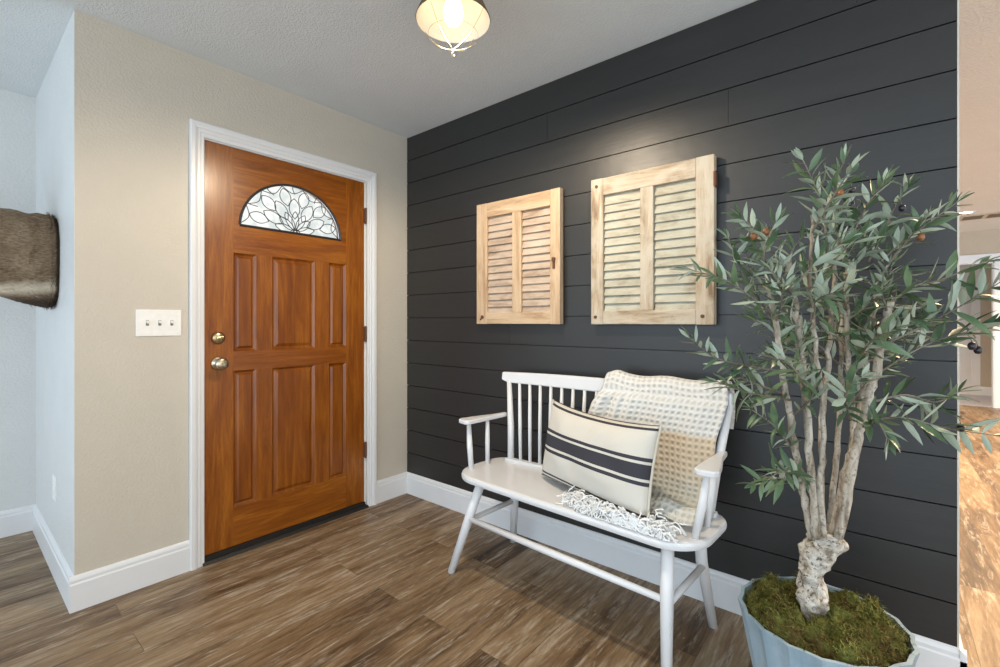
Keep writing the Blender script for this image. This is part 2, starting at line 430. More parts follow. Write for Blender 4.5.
# door wall: thickness y 0..0.14, opening x -1.25..-0.32, z 0..2.07
structure(MB().box((-1.705, 0, 0), (-1.25, 0.14, H)).box((-0.322, 0, 0), (0.12, 0.14, H)).box((-1.25, 0, 2.066), (-0.322, 0.14, H))
          .build('wall_back', M['beige_wall']), 'beige textured wall around the front door', 'wall')
structure(MB().box((-1.7065, 0.0004, 0), (-1.60, 1.17, H)).build('wall_return', M['pale_wall']), 'pale cool lit return wall carrying the fur mount', 'wall')
structure(MB().box((-4.6, 1.17, 0), (-1.60, 1.28, H)).build('wall_left', M['pale_wall']), 'pale blue grey wall of the adjoining room', 'wall')

# dark shiplap wall with real board gaps and butt joints
Y_END = -2.711
wall = MB()
wall.box((0.016, Y_END + 0.004, 0), (0.12, 0.0, H))
zs = [0.14 - 0.04, 0.277]
z = 0.277
zs = [0.0, 0.121]
while zs[-1] < H - 0.17: zs.append(zs[-1] + 0.1542)
zs[-1] = min(zs[-1], H - 0.15)
rows = [(zs[i], zs[i + 1]) for i in range(len(zs) - 1)] + [(zs[-1], H)]
joints = {}
def joint(z, y):
    for i, (a, b) in enumerate(rows):
        if a <= z < b: joints.setdefault(i, []).append(y)
joint(2.20, -1.156); joint(2.05, -2.042); joint(2.36, -2.459); joint(1.78, -1.405); joint(0.55, -0.62); joint(0.85, -1.9); joint(1.1, -0.9); joint(1.4, -2.5)
for i, (a, b) in enumerate(rows):
    ys = [0.0] + sorted(joints.get(i, []), reverse=True) + [Y_END]
    for j in range(len(ys) - 1):
        y1 = ys[j] - (0.0006 if j else 0); y0 = ys[j + 1] + (0.0006 if j < len(ys) - 2 else 0)
        wall.box((0.0, y0, a + 0.0023), (0.0165, y1, b - 0.0023))
structure(wall.build('wall_right', M['shiplap']), 'charcoal painted horizontal shiplap wall behind the bench', 'wall')
structure(MB().box((-0.001, Y_END - 0.005, 0.0), (0.124, Y_END, H)).build('trim_1', M['beige_wall']), 'thin pale corner edge closing the end of the dark wall', 'trim')


def baseboard(name, a, b, nrm, label):
    """Stepped white baseboard from a to b (2-D), standing out along nrm."""
    prof = [(0, 0), (0.016, 0), (0.016, 0.108), (0.0125, 0.114), (0.0125, 0.126), (0.008, 0.136), (0.003, 0.141), (0, 0.141)]
    a = Vector(a); b = Vector(b); n = Vector(nrm)
    m = MB().prism(prof, 0, 1, lambda t, z, h: ((a + (b - a) * h + n * t).x, (a + (b - a) * h + n * t).y, z))
    return structure(m.build(name, M['white_trim']), label, 'baseboard')
baseboard('baseboard_back', (-1.722, 0), (-1.302, 0), (0, -1), 'white baseboard under the light switch')
baseboard('baseboard_corner', (-0.261, 0), (0, 0), (0, -1), 'short white baseboard between door casing and dark wall')
baseboard('baseboard_right', (0, 0), (0, Y_END - 0.021), (-1, 0), 'white baseboard along the dark shiplap wall')
baseboard('baseboard_end', (-0.016, Y_END - 0.005), (0.124, Y_END - 0.005), (0, -1), 'white baseboard wrapping the end of the dark wall')
baseboard('baseboard_return', (-1.706, 0.0), (-1.706, 1.17), (-1, 0), 'white baseboard on the pale return wall')
baseboard('baseboard_left', (-4.6, 1.17), (-1.706, 1.17), (0, -1), 'white baseboard of the adjoining room')

# ------------------------------------------------------------------ front door
X0, X1 = -1.237, -0.338; ZB, ZT = 0.036, 2.054
YF, YK = 0.008, 0.052              # slab front and back
slab = MB()
def rect(x0, x1, z0, z1, mi): slab.box((x0, YF, z0), (x1, YK, z1), mi)
PX = [(-1.105, -0.993), (-0.912, -0.668), (-0.580, -0.466)]
PT, PB = (1.022, 1.524), (0.232, 0.924)
rect(X0, -1.105, ZB, ZT, 0); rect(-0.466, X1, ZB, ZT, 0)
rect(-1.105, -0.466, ZB, PB[0], 1); rect(-1.105, -0.466, PB[1], PT[0], 1); rect(-1.105, -0.466, PT[1], 1.664, 1)
for a, b in ((-0.993, -0.912), (-0.668, -0.580)):
    rect(a, b, PB[0], PB[1], 0); rect(a, b, PT[0], PT[1], 0)
LC, LA, LZ, LB = -0.790, 0.289, 1.664, 0.272     # lunette centre x, half width, base z, height
NA = 40
arc = [(LC + LA * cos(pi - pi * i / NA), LZ + LB * sin(pi * i / NA)) for i in range(NA + 1)]
def edge_pt(i):
    t = i / NA
    xl, xr, zt = -1.105, -0.466, ZT
    if t < 0.3: return (xl, LZ + (zt - LZ) * t / 0.3)
    if t > 0.7: return (xr, LZ + (zt - LZ) * (1 - t) / 0.3)
    return (xl + (xr - xl) * (t - 0.3) / 0.4, zt)
vs = []
for y in (YF, YK):
    for i in range(NA + 1):
        o = edge_pt(i); vs += [(arc[i][0], y, arc[i][1]), (o[0], y, o[1])]
fs = []; N2 = 2 * (NA + 1)
for i in range(NA):
    a = 2 * i
    fs += [(a, a + 2, a + 3, a + 1), (N2 + a, N2 + a + 1, N2 + a + 3, N2 + a + 2), (a, N2 + a, N2 + a + 2, a + 2)]
slab.add(vs, fs, 1)
door = slab.build('door_1', [M['door_v'], M['door_h']])
structure(door, 'stained wood front door with arched leaded glass and six raised panels', 'door')
for (x0, x1) in PX:
    for (z0, z1) in (PB, PT):
        p = MB(); e1 = 0.012; e2 = 0.030 if x1 - x0 > 0.15 else 0.024
        rings = [(0.0, YF + 0.001), (e1 * 0.35, YF + 0.006), (e1, YF + 0.013), (e1 + 0.003, YF + 0.013), (e2, YF + 0.005), (e2 + 0.002, YF + 0.0035)]
        v = []
        for (d, y) in rings: v += [(x0 + d, y, z0 + d), (x1 - d, y, z0 + d), (x1 - d, y, z1 - d), (x0 + d, y, z1 - d)]
        f = []
        for r in range(len(rings) - 1):
            for k in range(4): f.append((r * 4 + k, r * 4 + (k + 1) % 4, r * 4 + 4 + (k + 1) % 4, r * 4 + 4 + k))
        q = (len(rings) - 1) * 4; f.append((q, q + 1, q + 2, q + 3))
        f2 = [(0, 1, len(v) + 1, len(v)), (1, 2, len(v) + 2, len(v) + 1), (2, 3, len(v) + 3, len(v) + 2), (3, 0, len(v), len(v) + 3), (len(v), len(v) + 1, len(v) + 2, len(v) + 3)]
        v += [(x0, YK - 0.003, z0), (x1, YK - 0.003, z0), (x1, YK - 0.003, z1), (x0, YK - 0.003, z1)]
        p.add(v, f + f2).build('raised_panel', M['door_p'], door)
# leaded glass: pane, dark rim, came lines
gl = MB(); poly = [(LC + (LA - 0.001) * cos(pi - pi * i / NA), LZ + (LB - 0.001) * sin(pi * i / NA)) for i in range(NA + 1)]
gl.prism(poly, 0.026, 0.032, lambda a, b, h: (a, h, b))
pane = gl.build('glass_pane', M['glass'], door)
def lun(px, py):
    """Lunette design coordinates: px -1..1 across, py 0..1 up."""
    return (LC + px * LA, 0.0245, LZ + py * LB)
rim = MB(); r_ = 0.0065
rp = [lun(cos(pi - pi * i / NA) * 0.985, max(0.02, sin(pi * i / NA) * 0.98)) for i in range(NA + 1)]
rp = [(a, YF - 0.001, c) for a, b, c in rp]
rim.tube(rp, r_, 8); rim.tube([(LC - LA * 0.99, YF - 0.001, LZ + 0.005), (LC + LA * 0.99, YF - 0.001, LZ + 0.005)], r_, 8)
rim.build('glass_rim', M['came'], door)
cm = MB()
def came(*pts): cm.tube(smooth_curve([lun(*p) for p in pts], 5), 0.0021, 6)
def petal(ang, r0, r1, wd, cxy=(0.05, 0.06)):
    a = radians(ang); d = (cos(a), sin(a) * 1.0); n_ = (-sin(a), cos(a))
    for s in (-1, 1):
        pts = []
        for t in (0, 0.3, 0.6, 0.85, 1.0):
            r = r0 + (r1 - r0) * t; o = s * wd * sin(pi * min(1, t * 0.97)) ** 0.8 if 0 < t < 1 else 0
            pts.append((cxy[0] + d[0] * r + n_[0] * o, cxy[1] + d[1] * r + n_[1] * o))
        came(*pts)
for ang in (62, 90, 118): petal(ang, 0.02, 0.42, 0.07)
for ang in (12, 40, 140, 168): petal(ang, 0.02, 0.40, 0.075)
for ang in (28, 60, 92, 124, 152): petal(ang, 0.26, 0.68, 0.105)
for ang in (14, 45, 76, 106, 136, 166): petal(ang, 0.52, 0.88, 0.105)
for i, ang in enumerate(range(0, 181, 30)):
    if 0 < ang < 180:
        a = radians(ang); came((0.04 + cos(a) * 0.80, 0.05 + sin(a) * 0.78), (cos(a) * 0.92, sin(a) * 0.92), (cos(a) * 0.98, sin(a) * 0.98))
nsc = 7
for i in range(nsc):
    a0 = radians(3 + i * 174 / nsc); a1 = radians(3 + (i + 1) * 174 / nsc); am = (a0 + a1) / 2
    came((cos(a0) * 0.97, sin(a0) * 0.97), (cos(am) * 0.84, sin(am) * 0.84), (cos(a1) * 0.97, sin(a1) * 0.97))
came(*[(0.05 + 0.10 * cos(radians(t)), 0.02 + 0.09 * sin(radians(t))) for t in (0, 45, 90, 135, 180)])
cm.build('lead_came', M['came'], door)
# hardware
KX = -1.176
kb = MB(); kc = (KX, YF, 0.967)
kb.lathe([(0.0, 0.0), (0.033, 0.0), (0.033, 0.004), (0.028, 0.009), (0.013, 0.012), (0.012, 0.030), (0.020, 0.036), (0.0285, 0.046), (0.030, 0.056), (0.027, 0.064), (0.017, 0.068), (0.0, 0.069)], kc, 28, axis='y')
kn = kb.build('door_knob', M['nickel'], door, True)
kb = MB(); kb.obox((KX, YF - 0.070, 0.967), (0.002, 0, 0), (0, 0.003, 0), (0, 0, 0.008)); kb.lathe([(0, 0.0685), (0.009, 0.0685), (0.009, 0.071), (0, 0.071)], kc, 16, axis='y')
kb.build('thumb_turn', M['brass'], kn)
kb = MB(); kc = (KX, YF, 1.093)
kb.lathe([(0.0, 0.0), (0.031, 0.0), (0.031, 0.006), (0.026, 0.014), (0.022, 0.017), (0.0, 0.018)], kc, 28, axis='y')
db = kb.build('deadbolt', M['brass'], door, True)
MB().obox((KX, YF - 0.026, 1.093), (0.016, 0, 0.002), (0, 0.010, 0), (-0.0007, 0, 0.0055)).build('deadbolt_turn', M['brass'], db, bevel=0.002)
for hz in (1.845, 1.096, 0.36):
    h_ = MB(); h_.tube([(-0.331, 0.001, hz - 0.05), (-0.331, 0.001, hz + 0.05)], 0.0072, 12)
    for k in range(1, 5): h_.tube([(-0.331, 0.001, hz - 0.05 + 0.02 * k - 0.0008), (-0.331, 0.001, hz - 0.05 + 0.02 * k + 0.0008)], 0.0077, 12)
    h_.box((-0.344, 0.004, hz - 0.045), (-0.323, 0.0085, hz + 0.045))
    h_.build('hinge', M['rust'], door)
tag(MB().box((X0, -0.006, 0.012), (X1, YF + 0.03, 0.034)).prism([(-0.026, 0), (0.05, 0), (0.05, 0.012), (-0.012, 0.012)], -1.25, -0.322, lambda a, b, h: (h, a, b)).build('trim_2', M['black']),
    'black door sweep and threshold under the front door', 'threshold', kind='structure')
# casing with stepped profile, mitred round the opening; jambs behind it
def casing(name, xl, xr, zt, wl, wr, wt, label, y=0.0, sgn=-1):
    prof = [(0, 0.0), (0.0, 0.010), (0.06, 0.013), (0.26, 0.013), (0.30, 0.0165), (0.52, 0.0165), (0.56, 0.020), (0.70, 0.022), (0.93, 0.022), (1.0, 0.018), (1.0, 0.0)]
    m = MB(); n = len(prof); vs = []
    for (px, pz, dx, dz) in ((xl, 0, -wl, 0), (xl, zt, -wl, wt), (xr, zt, wr, wt), (xr, 0, wr, 0)):
        for (t, d) in prof: vs.append((px + dx * t, y + sgn * d, pz + dz * t))
    fs = []
    for s in range(3):
        for k in range(n - 1): fs.append((s * n + k, s * n + k + 1, (s + 1) * n + k + 1, (s + 1) * n + k))
    fs += [tuple(range(n)), tuple(range(3 * n, 4 * n))]
    m.add(vs, fs)
    return m, name, label
m, nm, lb = casing('trim_3', -1.241, -0.324, 2.060, 0.061, 0.063, 0.070, 'white stepped casing framing the front door')
m.box((-1.25, 0.0, 0), (-1.2375, 0.14, 2.066)).box((-0.337, 0.012, 0), (-0.322, 0.14, 2.066)).box((-1.25, 0.0, 2.0555), (-0.322, 0.14, 2.066))
m.box((-1.24, 0.054, 0), (-1.225, 0.075, 2.056)).box((-0.35, 0.054, 0), (-0.335, 0.075, 2.056)).box((-1.24, 0.054, 2.042), (-0.335, 0.075, 2.056))
structure(m.build(nm, M['white_trim']), lb, 'door casing')

# ------------------------------------------------------------------ wall switch and outlet
sw = empty('light_switch', (-1.4205, 0, 1.167)); tag(sw, 'white triple toggle light switch plate beside the front door', 'light switch')
MB().box((-0.086, -0.006, -0.060), (0.086, 0.0, 0.060)).build('switch_plate', M['switch_white'], sw, bevel=0.003)
for sx in (-0.044, 0.002, 0.048):
    MB().box((sx - 0.0055, -0.0068, -0.012), (sx + 0.0055, -0.0058, 0.012)).build('toggle_slot', flat('toggle_slot_grey', (0.20, 0.19, 0.17), 0.6), sw)
    MB().obox((sx, -0.011, 0.004), (0.0042, 0, 0), (0, 0.007, 0.003), (0, -0.0015, 0.0038)).build('toggle', M['switch_white'], sw, bevel=0.001)
    for zz in (0.030, -0.030): MB().lathe([(0, 0.0058), (0.0028, 0.0058), (0.0026, 0.0068), (0, 0.007)], (sx, 0, zz), 10, axis='y').build('plate_screw', M['switch_white'], sw)
ot = empty('wall_outlet', (-1.706, 0.483, 0.39)); tag(ot, 'white outlet plate low on the pale return wall', 'outlet')
MB().box((-0.006, -0.036, -0.058), (0.0, 0.036, 0.058)).build('outlet_plate', M['switch_white'], ot, bevel=0.002)
for zz in (-0.02, 0.02): MB().box((-0.0075, -0.016, zz - 0.014), (-0.0055, 0.016, zz + 0.014)).build('outlet_socket', M['switch_white'], ot, bevel=0.002)

# ------------------------------------------------------------------ ceiling lamp
LX, LY, LZR = -0.868, -1.330, 2.262
lamp = empty('ceiling_lamp', (LX, LY, H)); tag(lamp, 'bronze cage ceiling lamp with a white lined cone shade, lit', 'ceiling lamp')
def lz(z): return z - H
sh = MB(); RO = 0.133
sh.lathe([(RO, lz(LZR)), (RO + 0.002, lz(LZR + 0.003)), (0.086, lz(LZR + 0.112)), (0.066, lz(LZR + 0.136)), (0.0, lz(LZR + 0.140))], n=48, mi=0)
sh.lathe([(RO, lz(LZR)), (RO - 0.003, lz(LZR + 0.003)), (0.083, lz(LZR + 0.109)), (0.063, lz(LZR + 0.132)), (0.0, lz(LZR + 0.135))], n=48, mi=1)
sh.build('lamp_shade', [M['dark_bronze'], M['shade_inner']], lamp, True, fix=False)
cn = MB(); cn.lathe([(0.0, 0.0), (0.068, 0.0), (0.068, -0.012), (0.056, -0.020), (0.022, -0.024), (0.022, -0.042), (0.0, -0.042)], n=36); cn.build('canopy', M['dark_bronze'], lamp, True)
so = MB(); so.lathe([(0, lz(LZR + 0.136)), (0.022, lz(LZR + 0.135)), (0.020, lz(LZR + 0.108)), (0, lz(LZR + 0.108))], n=24); so.build('socket', M['brass'], lamp, True)
bl = MB(); bl.lathe([(0.013, lz(LZR + 0.110)), (0.015, lz(LZR + 0.095)), (0.029, lz(LZR + 0.062)), (0.036, lz(LZR + 0.034)), (0.033, lz(LZR + 0.008)), (0.020, lz(LZR - 0.012)), (0.0, lz(LZR - 0.018))], n=28); bl.build('bulb', M['bulb'], lamp, True)
cg = MB()
for k in range(4):
    a = k * pi / 2 + 0.15; d = Vector((cos(a), sin(a), 0))
    cg.tube(smooth_curve([d * 0.131 + Vector((0, 0, lz(LZR + 0.004))), d * 0.108 + Vector((0, 0, lz(LZR - 0.030))), d * 0.060 + Vector((0, 0, lz(LZR - 0.078))), d * 0.004 + Vector((0, 0, lz(LZR - 0.104)))], 6), 0.0011, 6)
ring = [(cos(2 * pi * i / 40) * 0.090, sin(2 * pi * i / 40) * 0.090, lz(LZR - 0.052)) for i in range(40)]
cg.tube(ring, 0.0007, 6, closed=True)
cg.tube([(0, 0, lz(LZR - 0.103)), (0, 0, lz(LZR - 0.116))], 0.0035, 8)
cg.tube([(0.006 * cos(t / 12 * 2 * pi), 0, lz(LZR - 0.121) + 0.006 * sin(t / 12 * 2 * pi)) for t in range(12)], 0.0013, 6, closed=True)
cg.build('wire_cage', M['brass'], lamp, True)
ld = bpy.data.lights.new('lamp_light', 'SPOT'); ld.spot_size = radians(179.5); ld.spot_blend = 0.4; ld.energy = 58; ld.color = (1.0, 0.82, 0.60); ld.shadow_soft_size = 0.06
lo = bpy.data.objects.new('lamp_light', ld); COL.objects.link(lo); lo.parent = lamp; lo.location = (0, 0, lz(LZR - 0.035))

# ------------------------------------------------------------------ louvred shutters on the dark wall
def shutter(y0, y1, st_l, mid, st_r, mats, label):
    """Runs from y0 (nearer the corner) to y1; bottom z 1.16, top z 1.857."""
    z0, z1 = 1.160, 1.857; zr0, zr1 = 1.224, 1.775; xf, xb = -0.045, -0.008
    root = empty('louvred_shutter', (0, (y0 + y1) / 2, z0)); tag(root, label, 'shutter', None)
    yc = (y0 + y1) / 2
    L = lambda y: y - yc
    f = MB()
    f.box((xf, L(y0), 0), (xb, L(st_l), z1 - z0)); f.box((xf, L(st_r), 0), (xb, L(y1), z1 - z0))
    f.box((xf + 0.001, L(st_l), zr1 - z0), (xb, L(st_r), z1 - z0 - 0.001), 1); f.box((xf + 0.001, L(st_l), 0.001), (xb, L(st_r), zr0 - z0), 1)
    f.box((xf + 0.001, L(mid[0]), zr0 - z0), (xb, L(mid[1]), zr1 - z0))
    fo = f.build('frame', [mats[0], mats[2]], root, bevel=0.003)
    MB().box((xb, L(y0) - 0.05, 0.1), (-0.0004, L(y1) + 0.05, z1 - z0 - 0.1)).build('mounting_cleat', M['black'], root)
    for (a, b) in ((st_l, mid[0]), (mid[1], st_r)):
        s = MB(); n = 14; pt = (zr1 - zr0) / n
        for k in range(n):
            zc = zr0 - z0 + pt * (k + 0.5) + random.uniform(-0.001, 0.001); tl = radians(73 + random.uniform(-4, 4))
            d = Vector((-cos(tl), 0, -sin(tl)))     # lower edge leans out to the room
            nn = Vector((sin(tl), 0, -cos(tl)))
            s.obox(((xf + xb) / 2 + 0.003, (L(a) + L(b)) / 2, zc), Vector((0, abs(a - b) / 2 - 0.001, 0)), nn * 0.0035, d * 0.0272)
        s.build('louver_panel', mats[1], root, bevel=0.0015)
    return root
sa = shutter(-0.690, -1.263, -0.768, (-0.953, -1.015), -1.203, (M['pine'], M['pine_slat'], M['pine_level']), 'honey pine louvred shutter nearer the door, small latch on its edge')
lt = MB(); lt.box((-0.049, 0.0, 0), (-0.045, 0.014, 0.052)); lt.obox((-0.051, 0.007, 0.048), (0.003, 0, 0), (0, 0.009, 0.002), (0, -0.002, 0.010))
lo_ = lt.build('latch', M['rust'], sa); lo_.location = (0, -1.235 + (0.690 + 1.263) / 2, 0.285)
lt = MB(); lt.tube([(-0.0455, 0, 0), (-0.049, 0, 0)], 0.011, 10); lt.tube([(-0.0455, 0.012, -0.012), (-0.048, 0.012, -0.012)], 0.006, 10)
lo_ = lt.build('rust_bolt', M['rust'], sa); lo_.location = (0, 0.24, 0.04)
sb = shutter(-1.440, -2.000, -1.503, (-1.686, -1.746), -1.927, (M['weathered'], M['weathered_slat'], M['weathered_level']), 'weathered whitewashed louvred shutter nearer the olive tree')
lt = MB(); lt.box((-0.042, -0.004, 0), (-0.012, 0.0, 0.06)); lt.tube([(-0.045, -0.003, 0), (-0.045, -0.003, 0.06)], 0.006, 10)
lo_ = lt.build('rusty_hinge', M['rust'], sb); lo_.location = (0, -0.28, 0.565)
for (yy, zz) in ((0.255, 0.035), (-0.235, 0.035), (0.25, 0.66)):
    lt = MB(); lt.tube([(-0.0452, 0, 0), (-0.0485, 0, 0)], 0.008, 10); lo_ = lt.build('rust_bolt', M['rust'], sb); lo_.location = (0, yy, zz)

# ------------------------------------------------------------------ bench (local X along the bench, local Y towards the wall)
bench = empty('spindle_bench', (-0.30, -1.53, 0), radians(-93)); tag(bench, 'white painted spindle back wooden bench against the dark wall', 'bench')
BW = M['bench_white']
def seat_outline(inset=0.0):
    hx, yf, yb, r, rb = 0.586 - inset, -0.218 + inset, 0.165 - inset, 0.15 - inset, 0.10 - inset
    pts = []
    for (cx, cy, a0, rr) in ((hx - r, yf + r, -90, r), (hx - rb, yb - rb, 0, rb), (-hx + rb, yb - rb, 90, rb), (-hx + r, yf + r, 180, r)):
        for i in range(11):
            a = radians(a0 + 9 * i); pts.append((cx - 0.022 + rr * cos(a), cy + rr * sin(a)))
    return pts
sm = MB(); po = seat_outline(); n = len(po)
levels = [(0.014, 0.418), (0.003, 0.422), (0.0, 0.430), (0.0, 0.438), (0.003, 0.446), (0.011, 0.450)]
vs = []
for ins, zz in levels:
    q = seat_outline(ins); vs += [(a, b, zz) for a, b in q]
fs = [tuple(range(n - 1, -1, -1)), tuple(range((len(levels) - 1) * n, len(levels) * n))]
for i in range(len(levels) - 1):
    for k in range(n): fs.append((i * n + k, i * n + (k + 1) % n, (i + 1) * n + (k + 1) % n, (i + 1) * n + k))
sm.add(vs, fs).build('seat', BW, bench)
for sx, m1, m2, ft, fb in ((-1, 0.480, 0.488, 0.545, 0.530), (1, 0.458, 0.466, 0.484, 0.488)):
    MB().tube([(sx * 0.445, -0.155, 0.425), (sx * m1, -0.192, 0.28), (sx * ft, -0.258, 0.0)], [0.0215, 0.0225, 0.0165], 18).build('leg', BW, bench, True)
    MB().tube([(sx * 0.462, 0.095, 0.425), (sx * (m2 - 0.006), 0.125, 0.26), (sx * fb, 0.168, 0.0)], [0.0205, 0.0215, 0.0160], 18).build('leg', BW, bench, True)
    MB().tube([(sx * m2, -0.200, 0.243), (sx * m2, 0.128, 0.243)], 0.0125, 14).build('stretcher', BW, bench, True)
MB().tube([(-0.488, -0.203, 0.252), (0.0, -0.203, 0.252), (0.462, -0.203, 0.252)], [0.0115, 0.0145, 0.0115], 14).build('stretcher', BW, bench, True)
# strip the spindles stand on, slightly bowed
def bow(x): return 0.136 - 0.030 * (abs(x) / 0.52) ** 2.2
st = MB(); P0 = [i / 24 * 1.04 - 0.52 for i in range(25)]
poly = [(x, bow(x) - 0.019) for x in P0] + [(x, bow(x) + 0.016) for x in reversed(P0)]
st.prism(poly, 0.449, 0.466, lambda a, b, h: (a, b, h)); st.build('back_strip', BW, bench, bevel=0.004)
def backtop(x): return (x * 1.115, bow(x) + 0.052)
for sx in (-1, 1):
    tx, ty = backtop(sx * 0.495)
    MB().tube([(sx * 0.495, bow(0.495), 0.455), (sx * 0.512, bow(0.495) + 0.02, 0.62), (tx, ty, 0.862)], [0.0165, 0.0175, 0.0125], 16).build('back_post', BW, bench, True)
for k in range(16):
    x = -0.4350 + k * 0.058; tx, ty = backtop(x)
    MB().tube([(x, bow(x), 0.455), ((x + tx) / 2, (bow(x) + ty) / 2, 0.66), (tx, ty, 0.862)], [0.0085, 0.0100, 0.0080], 10).build('spindle', BW, bench, True)
cr_ = MB(); P0 = [i / 30 * 1.153 - 0.595 for i in range(31)]
vs = []; fs = []
for x in P0:
    yc_ = bow(x / 1.115) + 0.054; zt_ = 0.912 - 0.010 * (abs(x) / 0.6) ** 2; zb_ = 0.848 + (0.014 if abs(x) > 0.57 else 0)
    vs += [(x, yc_ - 0.013, zb_), (x, yc_ - 0.008, zt_), (x, yc_ + 0.016, zt_), (x, yc_ + 0.013, zb_)]
for i in range(30):
    for k in range(4): fs.append((i * 4 + k, i * 4 + (k + 1) % 4, i * 4 + 4 + (k + 1) % 4, i * 4 + 4 + k))
fs += [(3, 2, 1, 0), (120, 121, 122, 123)]
cr_.add(vs, fs).build('crest_rail', BW, bench, bevel=0.006)
for sx in (-1, 1):
    poly = [(0.537, 0.145), (0.560, 0.148), (0.572, 0.06), (0.602, -0.05), (0.616, -0.12), (0.606, -0.142), (0.555, -0.150), (0.538, -0.136), (0.536, -0.05), (0.537, 0.05)]
    am = MB(); am.prism([(sx * a - 0.014, b) for a, b in poly], 0.668, 0.690, lambda a, b, h: (a, b, h))
    am.build('armrest', BW, bench, bevel=0.006)
    MB().tube([(sx * 0.538 - 0.016, -0.118, 0.445), (sx * 0.558 - 0.014, -0.112, 0.56), (sx * 0.572 - 0.014, -0.105, 0.672)], [0.0125, 0.0145, 0.0105], 14).build('arm_spindle', BW, bench, True)
    MB().tube([(sx * 0.538 - 0.016, -0.004, 0.445), (sx * 0.548 - 0.012, 0.002, 0.56), (sx * 0.556 - 0.010, 0.008, 0.674)], [0.0105, 0.0120, 0.0090], 14).build('arm_spindle', BW, bench, True)

RB = Matrix.Rotation(radians(-93), 4, 'Z')
def bw(p): return Vector((-0.30, -1.53, 0)) + (RB @ Vector(p))

# ------------------------------------------------------------------ throw blanket over the back of the bench
thr = empty('throw_blanket', bw((0.28, 0.10, 0.45)), radians(-93)); tag(thr, 'cream waffle throw blanket draped over the bench back', 'blanket')
TO = Vector((0.28, 0.10, 0.45))
NU, NV = 64, 110
key = [(0.214, 0.76), (0.222, 0.83), (0.228, 0.90), (0.212, 0.930), (0.190, 0.940), (0.160, 0.930), (0.146, 0.895), (0.128, 0.76), (0.108, 0.62), (0.088, 0.52), (0.060, 0.484), (0.01, 0.475), (-0.05, 0.474), (-0.10, 0.470)]
prof = smooth_curve([Vector((0, a, b)) for a, b in key], 12)
# resample by length
Ls = [0.0]
for a, b in zip(prof, prof[1:]): Ls.append(Ls[-1] + (b - a).length)
def prof_at(s):
    s = max(0, min(Ls[-1] - 1e-6, s))
    lo, hi = 0, len(Ls) - 1
    while hi - lo > 1:
        m_ = (lo + hi) // 2
        if Ls[m_] <= s: lo = m_
        else: hi = m_
    t = (s - Ls[lo]) / (Ls[hi] - Ls[lo]); p = prof[lo].lerp(prof[hi], t); d = (prof[hi] - prof[lo]).normalized()
    return p, Vector((0, d.z, -d.y))
SZ = Ls[-1]
grid_p = []; uvs = []
for j in range(NV + 1):
    s = SZ * j / NV; row = []
    p, nr = prof_at(s)
    if nr.y > 0 and j > NV * 0.3: nr = -nr
    tz = s / SZ
    for i in range(NU + 1):
        u = i / NU
        wx = 0.035 + 0.512 * u
        hang = max(0.0, min(1.0, (0.93 - p.z) / 0.12))
        fold = math.exp(-((u - 0.06) / 0.05) ** 2) * 0.026 + math.exp(-((u - 0.18) / 0.035) ** 2) * 0.024 + math.exp(-((u - 0.29) / 0.03) ** 2) * 0.010 - math.exp(-((u - 0.12) / 0.03) ** 2) * 0.010
        fold += 0.004 * sin(u * 23 + tz * 4) + 0.003 * sin(u * 9 - tz * 9)
        off = fold * (0.5 + 0.5 * hang) + 0.012
        x = wx - 0.075 * hang * (1 - u) ** 3 * min(1, (0.93 - p.z) / 0.3 + 0.3) + 0.004 * sin(tz * 20)
        q = Vector((x, p.y, p.z))
        front = j > NV * 0.36
        if front:
            # on the seat the cloth bunches into a rounded roll on the side near the armrest
            seatf = max(0.0, min(1.0, (0.56 - p.z) / 0.08))
            q.y -= off * (1 - seatf) ; q.z += off * seatf * 0.6
            k = max(0.0, min(1.0, (0.07 - p.y) / 0.06))
            q.z += k * (0.034 * math.exp(-((p.y + 0.035) / 0.045) ** 2) + 0.006 * sin(u * 17 + 1))
            q.x -= k * 0.012 * u
            flat_ = max(0.0, min(1.0, (0.62 - u) / 0.08)) * max(0.0, min(1.0, (0.085 - p.y) / 0.05))
            q.z = q.z * (1 - flat_) + (0.4545 + 0.0015 * sin(u * 30)) * flat_
            tp = max(0.0, min(1.0, (0.90 - p.z) / 0.19)); tp = tp * tp * (3 - 2 * tp)
            q.x = 0.035 + (q.x - 0.035) * (1 - 0.058 * tp)
        else:
            q.z += 0.006 * hang * 0 + (0.010 * math.exp(-((u - 0.08) / 0.06) ** 2) + 0.004 * sin(u * 15)) * (1 if p.z > 0.88 else 0)
        row.append(q); uvs.append((wx, s - 0.0))
    grid_p.append(row)
# uv v normalised so colour bands fall where they do on the cloth
tm = MB().grid(grid_p)
uvs = [(a, b) for a, b in uvs]  # metres on the cloth
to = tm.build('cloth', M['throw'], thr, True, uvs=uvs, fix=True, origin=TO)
sd = to.modifiers.new('thick', 'SOLIDIFY'); sd.thickness = 0.006; sd.offset = 0
